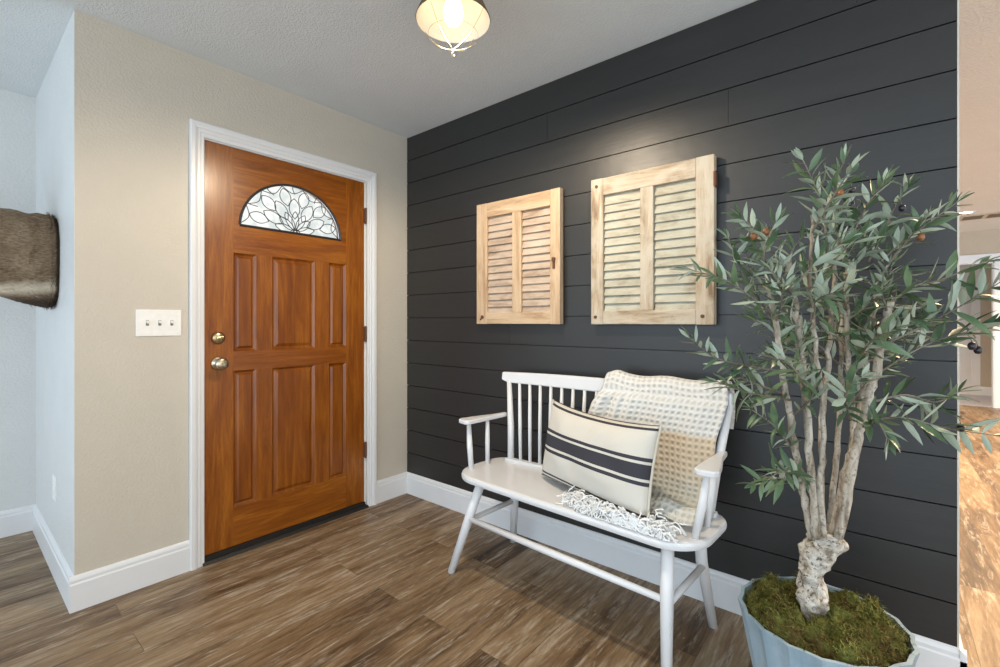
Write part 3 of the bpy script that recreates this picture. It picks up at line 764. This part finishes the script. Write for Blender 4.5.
# fringe: yarn tassels spilled along the front of the seat
fr = MB(); rnd = random.Random(5)
line = smooth_curve([Vector((0.05, -0.140, 0.464)), Vector((0.16, -0.165, 0.468)), Vector((0.27, -0.178, 0.468)), Vector((0.37, -0.182, 0.464)), Vector((0.47, -0.172, 0.464))], 40)
def tidy(q):
    q.z = min(max(q.z, 0.4555), 0.515)
    q.y = max(min(q.y, -0.140 - 0.26 * (q.x - 0.078)) if q.x < 0.36 else q.y, -0.213)
    return q
for i in range(420):
    p = line[int(rnd.random() * (len(line) - 1))].copy()
    p += Vector((rnd.gauss(0, 0.012), rnd.gauss(0.004, 0.020), abs(rnd.gauss(0.004, 0.013))))
    pts = [tidy(p)]; d = Vector((rnd.uniform(-0.8, 0.8), rnd.uniform(-1.0, 0.25), rnd.uniform(-0.1, 0.9))).normalized()
    for k in range(rnd.randint(4, 7)):
        d = (d + Vector((rnd.gauss(0, 0.45), rnd.gauss(0, 0.45) - 0.05, rnd.gauss(-0.28, 0.3)))).normalized()
        q = pts[-1] + d * 0.0115; pts.append(tidy(q))
    fr.tube(smooth_curve(pts, 2), rnd.uniform(0.0022, 0.0034), 5)
for i in range(40):
    c = line[int(rnd.random() * (len(line) - 1))] + Vector((rnd.gauss(0, 0.01), rnd.gauss(0.01, 0.02), 0.004 + rnd.random() * 0.012))
    a0 = rnd.random() * 6; R_ = rnd.uniform(0.006, 0.012); ax = Vector((rnd.gauss(0, 1), rnd.gauss(0, 1), rnd.gauss(0, 1))).normalized(); bx = ax.orthogonal().normalized(); cx_ = ax.cross(bx)
    pts = [c + (bx * cos(a0 + t * 0.7) + cx_ * sin(a0 + t * 0.7)) * R_ for t in range(8)]
    for q in pts: tidy(q)
    fr.tube(pts, 0.0032, 5)
fr.build('fringe', M['fringe'], thr, True, fix=False, origin=TO)

# ------------------------------------------------------------------ lumbar pillow
PWD, PHT, PTH = 0.602, 0.350, 0.165
pil = empty('lumbar_pillow', bw((0.078, -0.074, 0.461)), radians(-93)); tag(pil, 'cream linen lumbar pillow with charcoal stripes on the bench seat', 'pillow')
yaw_ = radians(-15); lean = radians(11)
ex = Vector((cos(yaw_), sin(yaw_), 0)); ny = Vector((-sin(yaw_), cos(yaw_), 0))
ez = (Vector((0, 0, 1)) * cos(lean) + ny * sin(lean)); en = ex.cross(ez) * -1
roll = radians(0.8); ex, ez = ex * cos(roll) - ez * sin(roll), ez * cos(roll) + ex * sin(roll)
pm = MB(); uv = []; NP, NQ = 56, 36
def pillow_pt(u, v, side):
    a, b = 2 * u - 1, 2 * v - 1
    edge = (1 - abs(a) ** 3.0) * (1 - abs(b) ** 2.6)
    th = PTH / 2 * max(0, edge) ** 0.55
    pinx = 1 - 0.055 * (1 - b * b) ; pinz = 1 - 0.07 * (1 - a * a) 
    x = a * PWD / 2 * (1 - 0.035 * (1 - b * b)); z = b * PHT / 2 * (1 - 0.04 * (1 - abs(a) ** 2.5))
    z -= 0.016 * (1 - a * a) * (1 if b > 0 else 0) * b
    wr = 0.005 * sin(a * 7 + b * 6 + 1) * edge * (0.4 + 0.6 * abs(a)) + 0.004 * sin(a * 17 - b * 4) * edge * abs(b) + 0.006 * mnoise.noise(Vector((a * 3, b * 2.2, side))) * edge
    return ex * x + ez * (z + PHT / 2) + en * side * (th + wr)
vid = {}
for side in (-1, 1):
    base = len(pm.v); P = []
    for j in range(NQ + 1):
        P.append([pillow_pt(i / NP, j / NQ, side) for i in range(NP + 1)])
        uv += [(i / NP * PWD, j / NQ * PHT) for i in range(NP + 1)]
    pm.grid(P)
po_ = pm.build('cushion', M['pillow'], pil, True, uvs=uv)
bm = bmesh.new(); bm.from_mesh(po_.data); bmesh.ops.remove_doubles(bm, verts=bm.verts, dist=1e-5); bmesh.ops.recalc_face_normals(bm, faces=bm.faces); bm.to_mesh(po_.data); bm.free()
for a in (0.0, 1.0):
    pts = [pillow_pt(a, j / 30, 0) + ex * (0.004 if a else -0.004) for j in range(31)]
    MB().tube(pts, 0.0045, 6).build('seam_edge', M['linen'], pil, True)

# ------------------------------------------------------------------ potted olive tree
PC = Vector((-0.475, -2.395, 0)); PR = 0.205; PZ = 0.345
tree = empty('potted_olive_tree', PC); tag(tree, 'olive tree with mossy soil in a fluted blue grey planter', 'potted plant')
pt = MB(); NF = 18; NPF = 6; npt = NF * NPF
def flute(k, r, amp):
    ph = (k % NPF) / NPF; a = 2 * pi * k / npt + 0.10
    rr = r - amp * sin(pi * ph) * 1.0
    return (rr * cos(a), rr * sin(a))
prof_o = [(0.120, 0.0), (0.130, 0.004), (0.145, 0.05), (0.166, 0.14), (0.184, 0.23), (0.199, 0.31), (0.207, PZ - 0.006), (0.208, PZ)]
prof_i = [(0.197, PZ), (0.194, PZ - 0.012), (0.180, 0.24), (0.15, 0.10), (0.0, 0.10)]
vs = []; fs = []
allp = [(r, h, 0.0125) for r, h in prof_o] + [(r, h, 0.010) for r, h in prof_i]
for (r, h, am_) in allp:
    for k in range(npt): q = flute(k, r, am_ * 0.55 if r > 0 else 0); vs.append((q[0], q[1], h))
for i in range(len(allp) - 1):
    for k in range(npt): fs.append((i * npt + k, i * npt + (k + 1) % npt, (i + 1) * npt + (k + 1) % npt, (i + 1) * npt + k))
fs.append(tuple(range(npt - 1, -1, -1)))
pt.add(vs, fs).build('planter', M['pot'], tree)
# moss mound with loose strands
ms = MB(); rm = random.Random(3); NR, NAg = 26, 72
from mathutils import noise as mn
def moss_h(x, y):
    r = math.hypot(x, y) / 0.188
    return 0.348 - 0.055 * abs(mn.noise(Vector((x * 19 + 3, y * 19, 2.2)))) + 0.034 * max(0, 1 - r ** 4) + 0.022 * mn.noise(Vector((x * 14, y * 14, 1.7))) + 0.030 * mn.noise(Vector((x * 28, y * 28, 7.7))) + 0.012 * mn.noise(Vector((x * 45, y * 45, 4.1)))
P = []
for i in range(NR + 1):
    r = 0.186 * i / NR
    P.append([(r * cos(2 * pi * k / NAg), r * sin(2 * pi * k / NAg), moss_h(r * cos(2 * pi * k / NAg), r * sin(2 * pi * k / NAg)) - (0.02 if i == NR else 0)) for k in range(NAg + 1)])
ms.grid(P)
for i in range(9500):
    r = 0.190 * math.sqrt(rm.random()); a = rm.random() * 2 * pi; x, y = r * cos(a), r * sin(a); p = Vector((x, y, moss_h(x, y) - 0.003))
    d = Vector((rm.gauss(0, 1), rm.gauss(0, 1), abs(rm.gauss(0.15, 0.5)))).normalized(); s_ = d.cross(Vector((rm.random(), rm.random(), rm.random()))).normalized()
    L_ = rm.uniform(0.008, 0.024); w_ = rm.uniform(0.0007, 0.0015); c1 = p + d * L_ * 0.5 + Vector((0, 0, 0.003)); c2 = p + d * L_ + Vector((rm.gauss(0, 0.004), rm.gauss(0, 0.004), -0.002))
    ms.add([p - s_ * w_, p + s_ * w_, c1 + s_ * w_, c1 - s_ * w_, c2], [(0, 1, 2, 3), (3, 2, 4)], 1 if rm.random() < 0.45 else 0)
ms.build('moss', [M['moss'], M['moss_tip']], tree, False, fix=False)

D0 = (PC - CAM).dot(FW)
def T(u, v, dd=0.0):
    p = at(u, v, D0 + dd)
    lim = -0.035
    if p.y > -2.69 and p.x > lim:
        t = (lim - CAM.x) / (p.x - CAM.x); p = CAM + (p - CAM) * t
    return p - PC
# knobbly trunk
tr_pts = [T(815, 618, -0.01), T(813, 598, -0.01), T(811, 580), T(815, 562), T(822, 548), T(826, 536)]
tr_pts = smooth_curve(tr_pts, 7); m_ = len(tr_pts)
tb = MB(); NRG = 28; vs = []; fs = []
for i, c in enumerate(tr_pts):
    t = i / (m_ - 1)
    base_r = 0.022 + 0.022 * t ** 0.5 - 0.030 * max(0, t - 0.6) * 0.2 + 0.006 * sin(t * 9)
    for k in range(NRG):
        a = 2 * pi * k / NRG; d = Vector((cos(a), sin(a), 0))
        q = c + d * base_r
        h = 0.012 * mn.noise(q * 22 + Vector((3, 1, 7))) + 0.009 * mn.noise(q * 48) + 0.005 * mn.noise(q * 100)
        vs.append(c + d * (base_r + h))
for i in range(m_ - 1):
    for k in range(NRG): fs.append((i * NRG + k, i * NRG + (k + 1) % NRG, (i + 1) * NRG + (k + 1) % NRG, (i + 1) * NRG + k))
top = tr_pts[-1] + Vector((0, 0, 0.012)); vs.append(top)
for k in range(NRG): fs.append(((m_ - 1) * NRG + k, (m_ - 1) * NRG + (k + 1) % NRG, len(vs) - 1))
tb.add(vs, fs)
trunk = tb.build('trunk', M['trunk'], tree, True)
CANES = [
    ([(812, 540, .00), (803, 492, -.01), (795, 448, -.02), (789, 410, -.03), (780, 350, -.05), (768, 284, -.06)], 0.0125, 0.0085),
    ([(816, 538, -.02), (811, 470, -.04), (806, 400, -.05), (800, 350, -.06), (794, 300, -.07), (788, 262, -.08)], 0.0120, 0.0105),
    ([(820, 540, .03), (821, 470, .04), (823, 410, .05), (828, 360, .06), (833, 300, .07), (836, 240, .07)], 0.0115, 0.0070),
    ([(829, 536, .02), (835, 470, .05), (840, 400, .08), (842, 340, .10), (845, 270, .11)], 0.0105, 0.0065),
    ([(832, 536, .00), (843, 480, .01), (853, 438, .02), (850, 385, .02), (847, 330, .03), (848, 260, .04)], 0.0115, 0.0070),
    ([(838, 538, -.02), (855, 453, -.03), (866, 410, -.03), (877, 368, -.03), (884, 330, -.03), (890, 302, -.03)], 0.0145, 0.0120),
    ([(836, 536, .03), (850, 455, .05), (862, 395, .06), (870, 330, .07), (878, 285, .08)], 0.0115, 0.0085),
    ([(824, 536, -.03), (820, 480, -.05), (824, 420, -.06), (816, 350, -.06), (810, 280, -.06), (812, 215, -.05)], 0.0095, 0.0050),
]
cane_pts = []
for ci, (cp, r0, r1) in enumerate(CANES):
    pts = smooth_curve([T(*c) for c in cp], 7); n_ = len(pts)
    jit = random.Random(ci)
    pts = [p + Vector((jit.gauss(0, 0.0016), jit.gauss(0, 0.0016), 0)) if 0 < i < n_ - 1 else p for i, p in enumerate(pts)]
    rr = [0.80 * (r0 + (r1 - r0) * (i / (n_ - 1))) + jit.uniform(-0.0005, 0.0005) for i in range(n_)]
    b = MB(); b.tube(pts, rr, 12); b.mi[-1] = 1
    br = b.build('branch', [M['bark'], M['cut']], tree, True)
    cane_pts.append((pts, rr))


def leaf(mb, base, d, up, L, W, curl):
    """Thin lance-shaped leaf with separate upper and lower skins."""
    d = d.normalized(); side = d.cross(up)
    if side.length < 1e-3: side = d.orthogonal()
    side.normalize(); nu = side.cross(d).normalized()
    st = [(0.0, 0.10), (0.18, 0.62), (0.42, 1.0), (0.68, 0.80), (0.88, 0.36), (1.0, 0.03)]
    up_v = []; lo_v = []
    for t, wv in st:
        c = base + d * L * t + nu * (-curl * L * t * t)
        hw = W / 2 * wv
        for k in (-1, 0, 1):
            q = c + side * hw * k + nu * (0.16 * W * wv * abs(k))
            up_v.append(q + nu * 0.0004); lo_v.append(q - nu * 0.0004)
    fu = []; fl = []
    for i in range(5):
        for k in range(2):
            a = i * 3 + k; fu.append((a, a + 1, a + 4, a + 3)); fl.append((a, a + 3, a + 4, a + 1))
    mb.add(up_v, fu, 0); mb.add(lo_v, fl, 1)


SPR = []          # (points relative to the tree, leaf scale, leaf spacing)
def spr(*c, ls=1.0, gap=0.019): SPR.append(([T(*q) for q in c], ls, gap))
# sprigs placed one by one round the outline of the crown
spr((828, 262, -.05), (824, 215, -.06), (816, 188, -.07), (803, 160, -.08))
spr((840, 245, .05), (838, 205, .03), (836, 180, .02), (845, 160, .02), ls=.9)
spr((850, 240, .04), (862, 215, .02), (874, 195, .0), (884, 182, -.02))
spr((868, 262, .06), (884, 232, .04), (894, 208, .02), (905, 190, .0), ls=.95)
spr((880, 262, .04), (905, 240, .02), (930, 222, .0), (956, 203, -.02))
spr((876, 285, .05), (895, 255, .02), (912, 235, -.02), (925, 218, -.06), ls=.8)
spr((794, 285, -.06), (770, 250, -.08), (755, 230, -.10), (740, 216, -.10))
spr((788, 300, -.06), (765, 262, -.12), (768, 240, -.15), (776, 222, -.16), ls=.9)
spr((778, 318, -.05), (750, 296, -.08), (725, 280, -.10), (692, 270, -.12))
spr((780, 330, -.05), (758, 300, -.02), (738, 262, .0), (728, 238, .02), ls=.85)
spr((784, 372, -.03), (750, 366, -.05), (716, 358, -.07), (690, 338, -.09), ls=.8)
spr((790, 400, -.04), (768, 396, -.08), (745, 392, -.12), (718, 382, -.14), ls=.95)
spr((795, 452, -.02), (784, 438, -.05), (772, 424, -.07), (752, 410, -.10), ls=.85)
spr((803, 484, -.01), (790, 480, -.06), (775, 478, -.10), (755, 484, -.13), ls=.95)
spr((806, 480, -.01), (796, 474, -.10), (780, 472, -.16), (768, 480, -.19), ls=.85)
spr((890, 302, -.03), (915, 286, -.06), (940, 280, -.10), (985, 262, -.15), ls=1.0)
spr((884, 345, -.03), (915, 330, -.08), (950, 312, -.12), (1004, 280, -.20), ls=1.15)
spr((880, 372, -.02), (912, 352, -.06), (945, 338, -.10), (1010, 322, -.16), ls=1.15)
spr((872, 402, .0), (905, 395, -.02), (935, 402, -.04), (958, 392, -.06), ls=1.0)
spr((868, 420, .0), (905, 418, -.04), (945, 428, -.08), (1000, 436, -.12), ls=1.05)
spr((862, 428, -.03), (872, 420, -.10), (880, 425, -.15), (888, 440, -.18), ls=1.0)
spr((850, 420, -.03), (846, 400, -.12), (850, 385, -.17), (862, 378, -.20), ls=1.0)
spr((858, 360, -.02), (868, 345, -.12), (880, 335, -.18), (895, 330, -.22), ls=1.0)
spr((806, 390, -.05), (795, 370, -.14), (782, 360, -.19), (768, 362, -.22), ls=1.0)
spr((872, 300, .07), (892, 290, .06), (908, 296, .04), (922, 306, .02), ls=.9)
# the inside of the crown
rs = random.Random(21)
for ci, (pts, rr) in enumerate(cane_pts):
    n_ = len(pts)
    for k in range(6):
        t = 0.56 + 0.44 * (k + rs.random()) / 6; p = pts[min(n_ - 1, int(t * (n_ - 1)))]
        a = rs.random() * 2 * pi; d = Vector((cos(a), sin(a), rs.uniform(0.15, 1.3))).normalized(); L_ = rs.uniform(0.09, 0.18)
        q1 = p + d * L_ * 0.5 + Vector((0, 0, 0.01)); q2 = p + d * L_ + Vector((rs.gauss(0, 0.02), rs.gauss(0, 0.02), rs.uniform(-0.02, 0.03)))
        lim = -0.06
        for q in (q1, q2):
            if (q + PC).x > lim and (q + PC).y > -2.72: q.x = lim - PC.x
        SPR.append(([p, q1, q2], rs.uniform(0.8, 1.05), 0.019))
rl = random.Random(8)
olives = []
for si, (cp, ls, gap) in enumerate(SPR):
    pts = smooth_curve(cp, 8); n_ = len(pts)
    tw = MB(); tw.tube(pts, [0.0034 - 0.0022 * i / (n_ - 1) for i in range(n_)], 6)
    tg = tw.build('sprig', M['twig'], tree, True)
    lf = MB(); acc = 0.0; nxt = 0.030; tot = sum((b - a).length for a, b in zip(pts, pts[1:])); flip = rl.random() * pi; cnt = 0
    for i in range(n_ - 1):
        seg = pts[i + 1] - pts[i]; L_ = seg.length
        while acc + L_ > nxt:
            p = pts[i] + seg * ((nxt - acc) / L_); ax = seg.normalized()
            s0 = ax.orthogonal().normalized(); s0 = Matrix.Rotation(flip + (cnt % 2) * (pi / 2) * 0.8 + rl.gauss(0, 0.3), 3, ax) @ s0
            for sg in (-1, 1):
                if rl.random() < 0.10: continue
                ang = radians(rl.uniform(32, 66)); d = ax * cos(ang) + s0 * sg * sin(ang) + Vector((0, 0, rl.uniform(-0.1, 0.25)))
                upv = Vector((rl.gauss(0, 0.55), rl.gauss(0, 0.55), 1.0)).normalized() * (1 if rl.random() > 0.30 else -1)
                f = nxt / tot; Ll = rl.uniform(0.048, 0.074) * ls * (0.74 + 0.48 * sin(pi * min(1, f))); 
                lp = p + d.normalized() * Ll + PC
                if lp.y > -2.72 and lp.x > -0.012: d.x -= (lp.x + 0.02) / Ll * 1.3
                lf_base = p
                leaf(lf, lf_base, d, upv, Ll, Ll * rl.uniform(0.19, 0.28), rl.uniform(-0.15, 0.50))
            cnt += 1; nxt += gap * rl.uniform(0.85, 1.3)
        acc += L_
    for sg in (0.0, 0.5, -0.5):
        ax = (pts[-1] - pts[-2]).normalized(); s0 = ax.orthogonal().normalized(); s0 = Matrix.Rotation(rl.random() * 6, 3, ax) @ s0
        leaf(lf, pts[-1], ax + s0 * sg, Vector((rl.gauss(0, 0.5), rl.gauss(0, 0.5), 1)), rl.uniform(0.038, 0.056) * ls, 0.0115 * ls, rl.uniform(-0.1, 0.2))
    lf.build('leaves', [M['leaf_top'], M['leaf_under']], tg, True, fix=False)
for (u, v, dd, mt) in ((852, 205, -.02, 'olive_dark'), (841, 193, .0, 'olive_brown'), (902, 208, -.01, 'olive_dark'), (921, 237, -.03, 'olive_brown'), (972, 346, -.15, 'olive_dark'), (978, 350, -.14, 'olive_dark'), (766, 232, -.14, 'olive_brown'), (961, 428, -.09, 'olive_dark'), (852, 190, .0, 'olive_dark'), (754, 236, -.12, 'olive_brown')):
    c = T(u, v, dd); o = MB()
    o.lathe([(0, -0.0105), (0.005, -0.0092), (0.0082, -0.004), (0.0086, 0.001), (0.0070, 0.006), (0.0035, 0.0095), (0, 0.0105)], c, 14)
    o.tube([c + Vector((0, 0, 0.010)), c + Vector((0.004, 0.003, 0.022)), c + Vector((0.006, 0.012, 0.032))], 0.0011, 5, mi=1)
    ob = o.build('olive', [M[mt], M['twig']], tree, True)
    tag(ob, 'ripe dark olive' if mt == 'olive_dark' else 'brown olive')

# ------------------------------------------------------------------ fur shoulder mount on the return wall
mt_ = empty('fur_wall_mount', (-1.7065, 0.505, 1.455)); tag(mt_, 'grizzled brown fur animal shoulder mount with pale chest band on the pale wall', 'wall mount')
fm = MB(); NRr, NSg = 44, 48; tone = []
stations = [(0.0, 0.155, 0.205, 0.0), (-0.03, 0.168, 0.215, 0.0), (-0.10, 0.165, 0.205, 0.01), (-0.20, 0.148, 0.190, 0.03), (-0.32, 0.118, 0.165, 0.07), (-0.44, 0.090, 0.130, 0.14), (-0.52, 0.080, 0.105, 0.20), (-0.58, 0.072, 0.085, 0.22), (-0.66, 0.052, 0.058, 0.195), (-0.74, 0.040, 0.042, 0.165), (-0.79, 0.030, 0.032, 0.150), (-0.81, 0.008, 0.01, 0.148)]
def stat(t):
    s = t * (len(stations) - 1); i = min(len(stations) - 2, int(s)); f = s - i
    return [a + (b - a) * f for a, b in zip(stations[i], stations[i + 1])]
P = []
for i in range(NRr + 1):
    x, ry, rz, zc = stat(i / NRr); row = []
    for k in range(NSg):
        a = 2 * pi * k / NSg
        ca, sa_ = cos(a), sin(a)
        sq = lambda c, e: math.copysign(abs(c) ** e, c)
        p = Vector((x, sq(ca, 0.75) * ry, zc + sq(sa_, 0.75) * rz))
        nz = 0.010 * mn.noise(p * 18) + 0.006 * mn.noise(p * 60)
        p.y += ca * nz; p.z += sa_ * nz
        row.append(p)
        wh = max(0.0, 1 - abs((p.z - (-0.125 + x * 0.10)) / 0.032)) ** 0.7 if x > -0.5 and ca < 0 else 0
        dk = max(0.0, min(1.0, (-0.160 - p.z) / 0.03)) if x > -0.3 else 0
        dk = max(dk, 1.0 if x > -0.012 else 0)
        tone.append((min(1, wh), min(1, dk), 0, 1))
    P.append(row + [row[0]])
# ring mesh
for i in range(NRr + 1): fm.v += [tuple(p) for p in P[i][:NSg]]
for i in range(NRr):
    for k in range(NSg): fm.f.append((i * NSg + k, i * NSg + (k + 1) % NSg, (i + 1) * NSg + (k + 1) % NSg, (i + 1) * NSg + k)); fm.mi.append(0)
fm.f.append(tuple(range(NSg))); fm.mi.append(0)
# short fur tufts
rf = random.Random(4); nb = len(fm.v)
for q in range(5200):
    i = rf.randrange(0, 26); k = rf.randrange(NSg); base = Vector(fm.v[i * NSg + k]); nxt_ = Vector(fm.v[(i + 1) * NSg + (k + 1) % NSg])
    p = base.lerp(nxt_, rf.random()) ; x, ry, rz, zc = stat(i / NRr)
    nrm_ = (p - Vector((p.x, 0, zc))).normalized(); d = (nrm_ * 0.35 + Vector((0.85, 0, -0.25)) + Vector((rf.gauss(0, .2), rf.gauss(0, .2), rf.gauss(0, .2)))).normalized()
    if p.x > -0.03: d.x = -abs(d.x) * 0.2; d = (d + nrm_).normalized()
    s_ = d.cross(nrm_).normalized() * 0.0013; L_ = rf.uniform(0.012, 0.024)
    b0 = len(fm.v); tip = p + d * L_; tip.x = min(tip.x, -0.002)
    fm.v += [tuple(p - s_ - nrm_ * 0.002), tuple(p + s_ - nrm_ * 0.002), tuple(tip)]; fm.f.append((b0, b0 + 1, b0 + 2)); fm.mi.append(0)
    tn = tone[i * NSg + k]; tone += [tn, tn, tn]
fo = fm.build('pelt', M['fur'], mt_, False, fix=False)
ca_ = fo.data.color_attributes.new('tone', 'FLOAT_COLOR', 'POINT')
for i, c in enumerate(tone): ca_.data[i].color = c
for s in (-1, 1):
    er = MB(); P = []
    for j in range(9):
        t = j / 8; c = Vector((-0.50 - 0.02 * t, s * (0.075 + 0.13 * t), 0.27 + 0.07 * t)); wd = 0.042 * sin(pi * (0.12 + 0.84 * t)) 
        P.append([c + Vector((-0.012 * cos(a * pi) , 0, 0)) + Vector((0.0, -s * wd * 0.5 * sin(a * pi / 2), wd * sin(a * pi / 2))) for a in (-1, -0.5, 0, 0.5, 1)])
    er.grid(P); eo = er.build('ear', M['fur'], mt_, True); so_ = eo.modifiers.new('t', 'SOLIDIFY'); so_.thickness = 0.004
    ey = MB(); ey.lathe([(0, -0.012), (0.008, -0.009), (0.012, 0), (0.008, 0.009), (0, 0.012)], (-0.60, s * 0.064, 0.245), 12); ey.build('eye', M['olive_dark'], mt_, True)
ns = MB(); ns.lathe([(0, 0), (0.022, 0.0), (0.018, 0.014), (0, 0.018)], (-0.80, 0, 0.146), 16, axis='y'); ns.build('nose', M['black'], mt_, True)

# ------------------------------------------------------------------ hall beyond the dark wall
XH = 7.15
structure(MB().box((XH, -6, 0), (XH + 0.12, -3.70, H)).box((XH, -2.80, 0), (XH + 0.12, 0.14, H)).box((XH, -3.70, 2.0), (XH + 0.12, -2.80, H)).build('wall_far', M['hall_wall']), 'tan end wall of the hall around a cased opening', 'wall')
m = MB(); m.box((XH - 0.02, -3.79, 0), (XH, -3.70, 2.10)).box((XH - 0.02, -2.80, 0), (XH, -2.71, 2.10)).box((XH - 0.022, -3.80, 2.0), (XH, -2.70, 2.11))
m.box((XH, -3.705, 0), (XH + 0.12, -3.69, 2.0)).box((XH, -2.81, 0), (XH + 0.12, -2.795, 2.0)).box((XH, -3.70, 1.985), (XH + 0.12, -2.80, 2.0))
structure(m.build('trim_4', M['white_trim']), 'white casing of the opening at the end of the hall', 'door casing')
baseboard('baseboard_far', (XH, -6), (XH, -3.79), (-1, 0), 'white baseboard at the end of the hall')
XB = 8.55
structure(MB().box((XB, -6, 0), (XB + 0.1, 0, H)).build('wall_end', M['hall_wall']), 'tan wall of the small room past the hall', 'wall')
structure(MB().box((XH + 0.02, -5, 0.001), (XB, -1.5, 0.006)).build('floor_end', M['hall_floor']), 'grey floor of the small room past the hall', 'floor')
baseboard('baseboard_end_room', (XB, -6), (XB, -3.72), (-1, 0), 'white baseboard of the small room past the hall')
d2 = MB(); d2.box((XB - 0.03, -3.62, 0.006), (XB, -2.85, 2.02)); 
for (z0, z1) in ((0.18, 0.42), (0.55, 1.85)): d2.box((XB - 0.036, -3.54, z0), (XB - 0.03, -2.95, z1))
structure(d2.build('door_2', M['white_trim']), 'white interior door past the hall', 'door')
structure(MB().box((XB - 0.045, -3.72, 0.006), (XB, -3.62, 2.10)).box((XB - 0.045, -3.62, 2.02), (XB, -2.75, 2.10)).build('trim_5', M['white_trim']), 'white casing around the interior door past the hall', 'door casing')
vt = empty('ceiling_vent', (5.90, -3.36, H)); tag(vt, 'tan ceiling air vent in the hall', 'vent')
MB().box((-0.17, -0.33, -0.008), (0.17, 0.33, 0)).build('vent_plate', M['vent'], vt, bevel=0.003)
for yy in (-0.21, 0.0, 0.21): MB().box((-0.12, yy - 0.085, -0.010), (0.12, yy + 0.085, -0.0075)).build('vent_slots', M['vent_dark'], vt)
def can(x, y, label, e=30):
    c = empty('recessed_light', (x, y, H)); tag(c, label, 'ceiling light', 'recessed lights in the hall ceiling')
    a = MB(); a.lathe([(0.062, -0.001), (0.062, -0.006), (0.085, -0.006), (0.088, 0.0)], n=32); a.build('trim_ring', M['white_trim'], c, True)
    a = MB(); a.lathe([(0.0, -0.004), (0.062, -0.004)], n=32); a.build('lens', M['can'], c)
    l = bpy.data.lights.new('downlight', 'SPOT'); l.energy = e; l.color = (1.0, 0.73, 0.46); l.spot_size = radians(150); l.spot_blend = 0.8; l.shadow_soft_size = 0.06
    lo = bpy.data.objects.new('downlight', l); COL.objects.link(lo); lo.parent = c; lo.location = (0, 0, -0.03)
can(5.50, -3.26, 'lit recessed ceiling light beside the hall vent', 260)
for x in (1.2, 3.2): can(x, -3.55, 'unseen recessed hall light added nearer than the vent', 360)  # out-of-view downlights added to brighten and warm the near hall
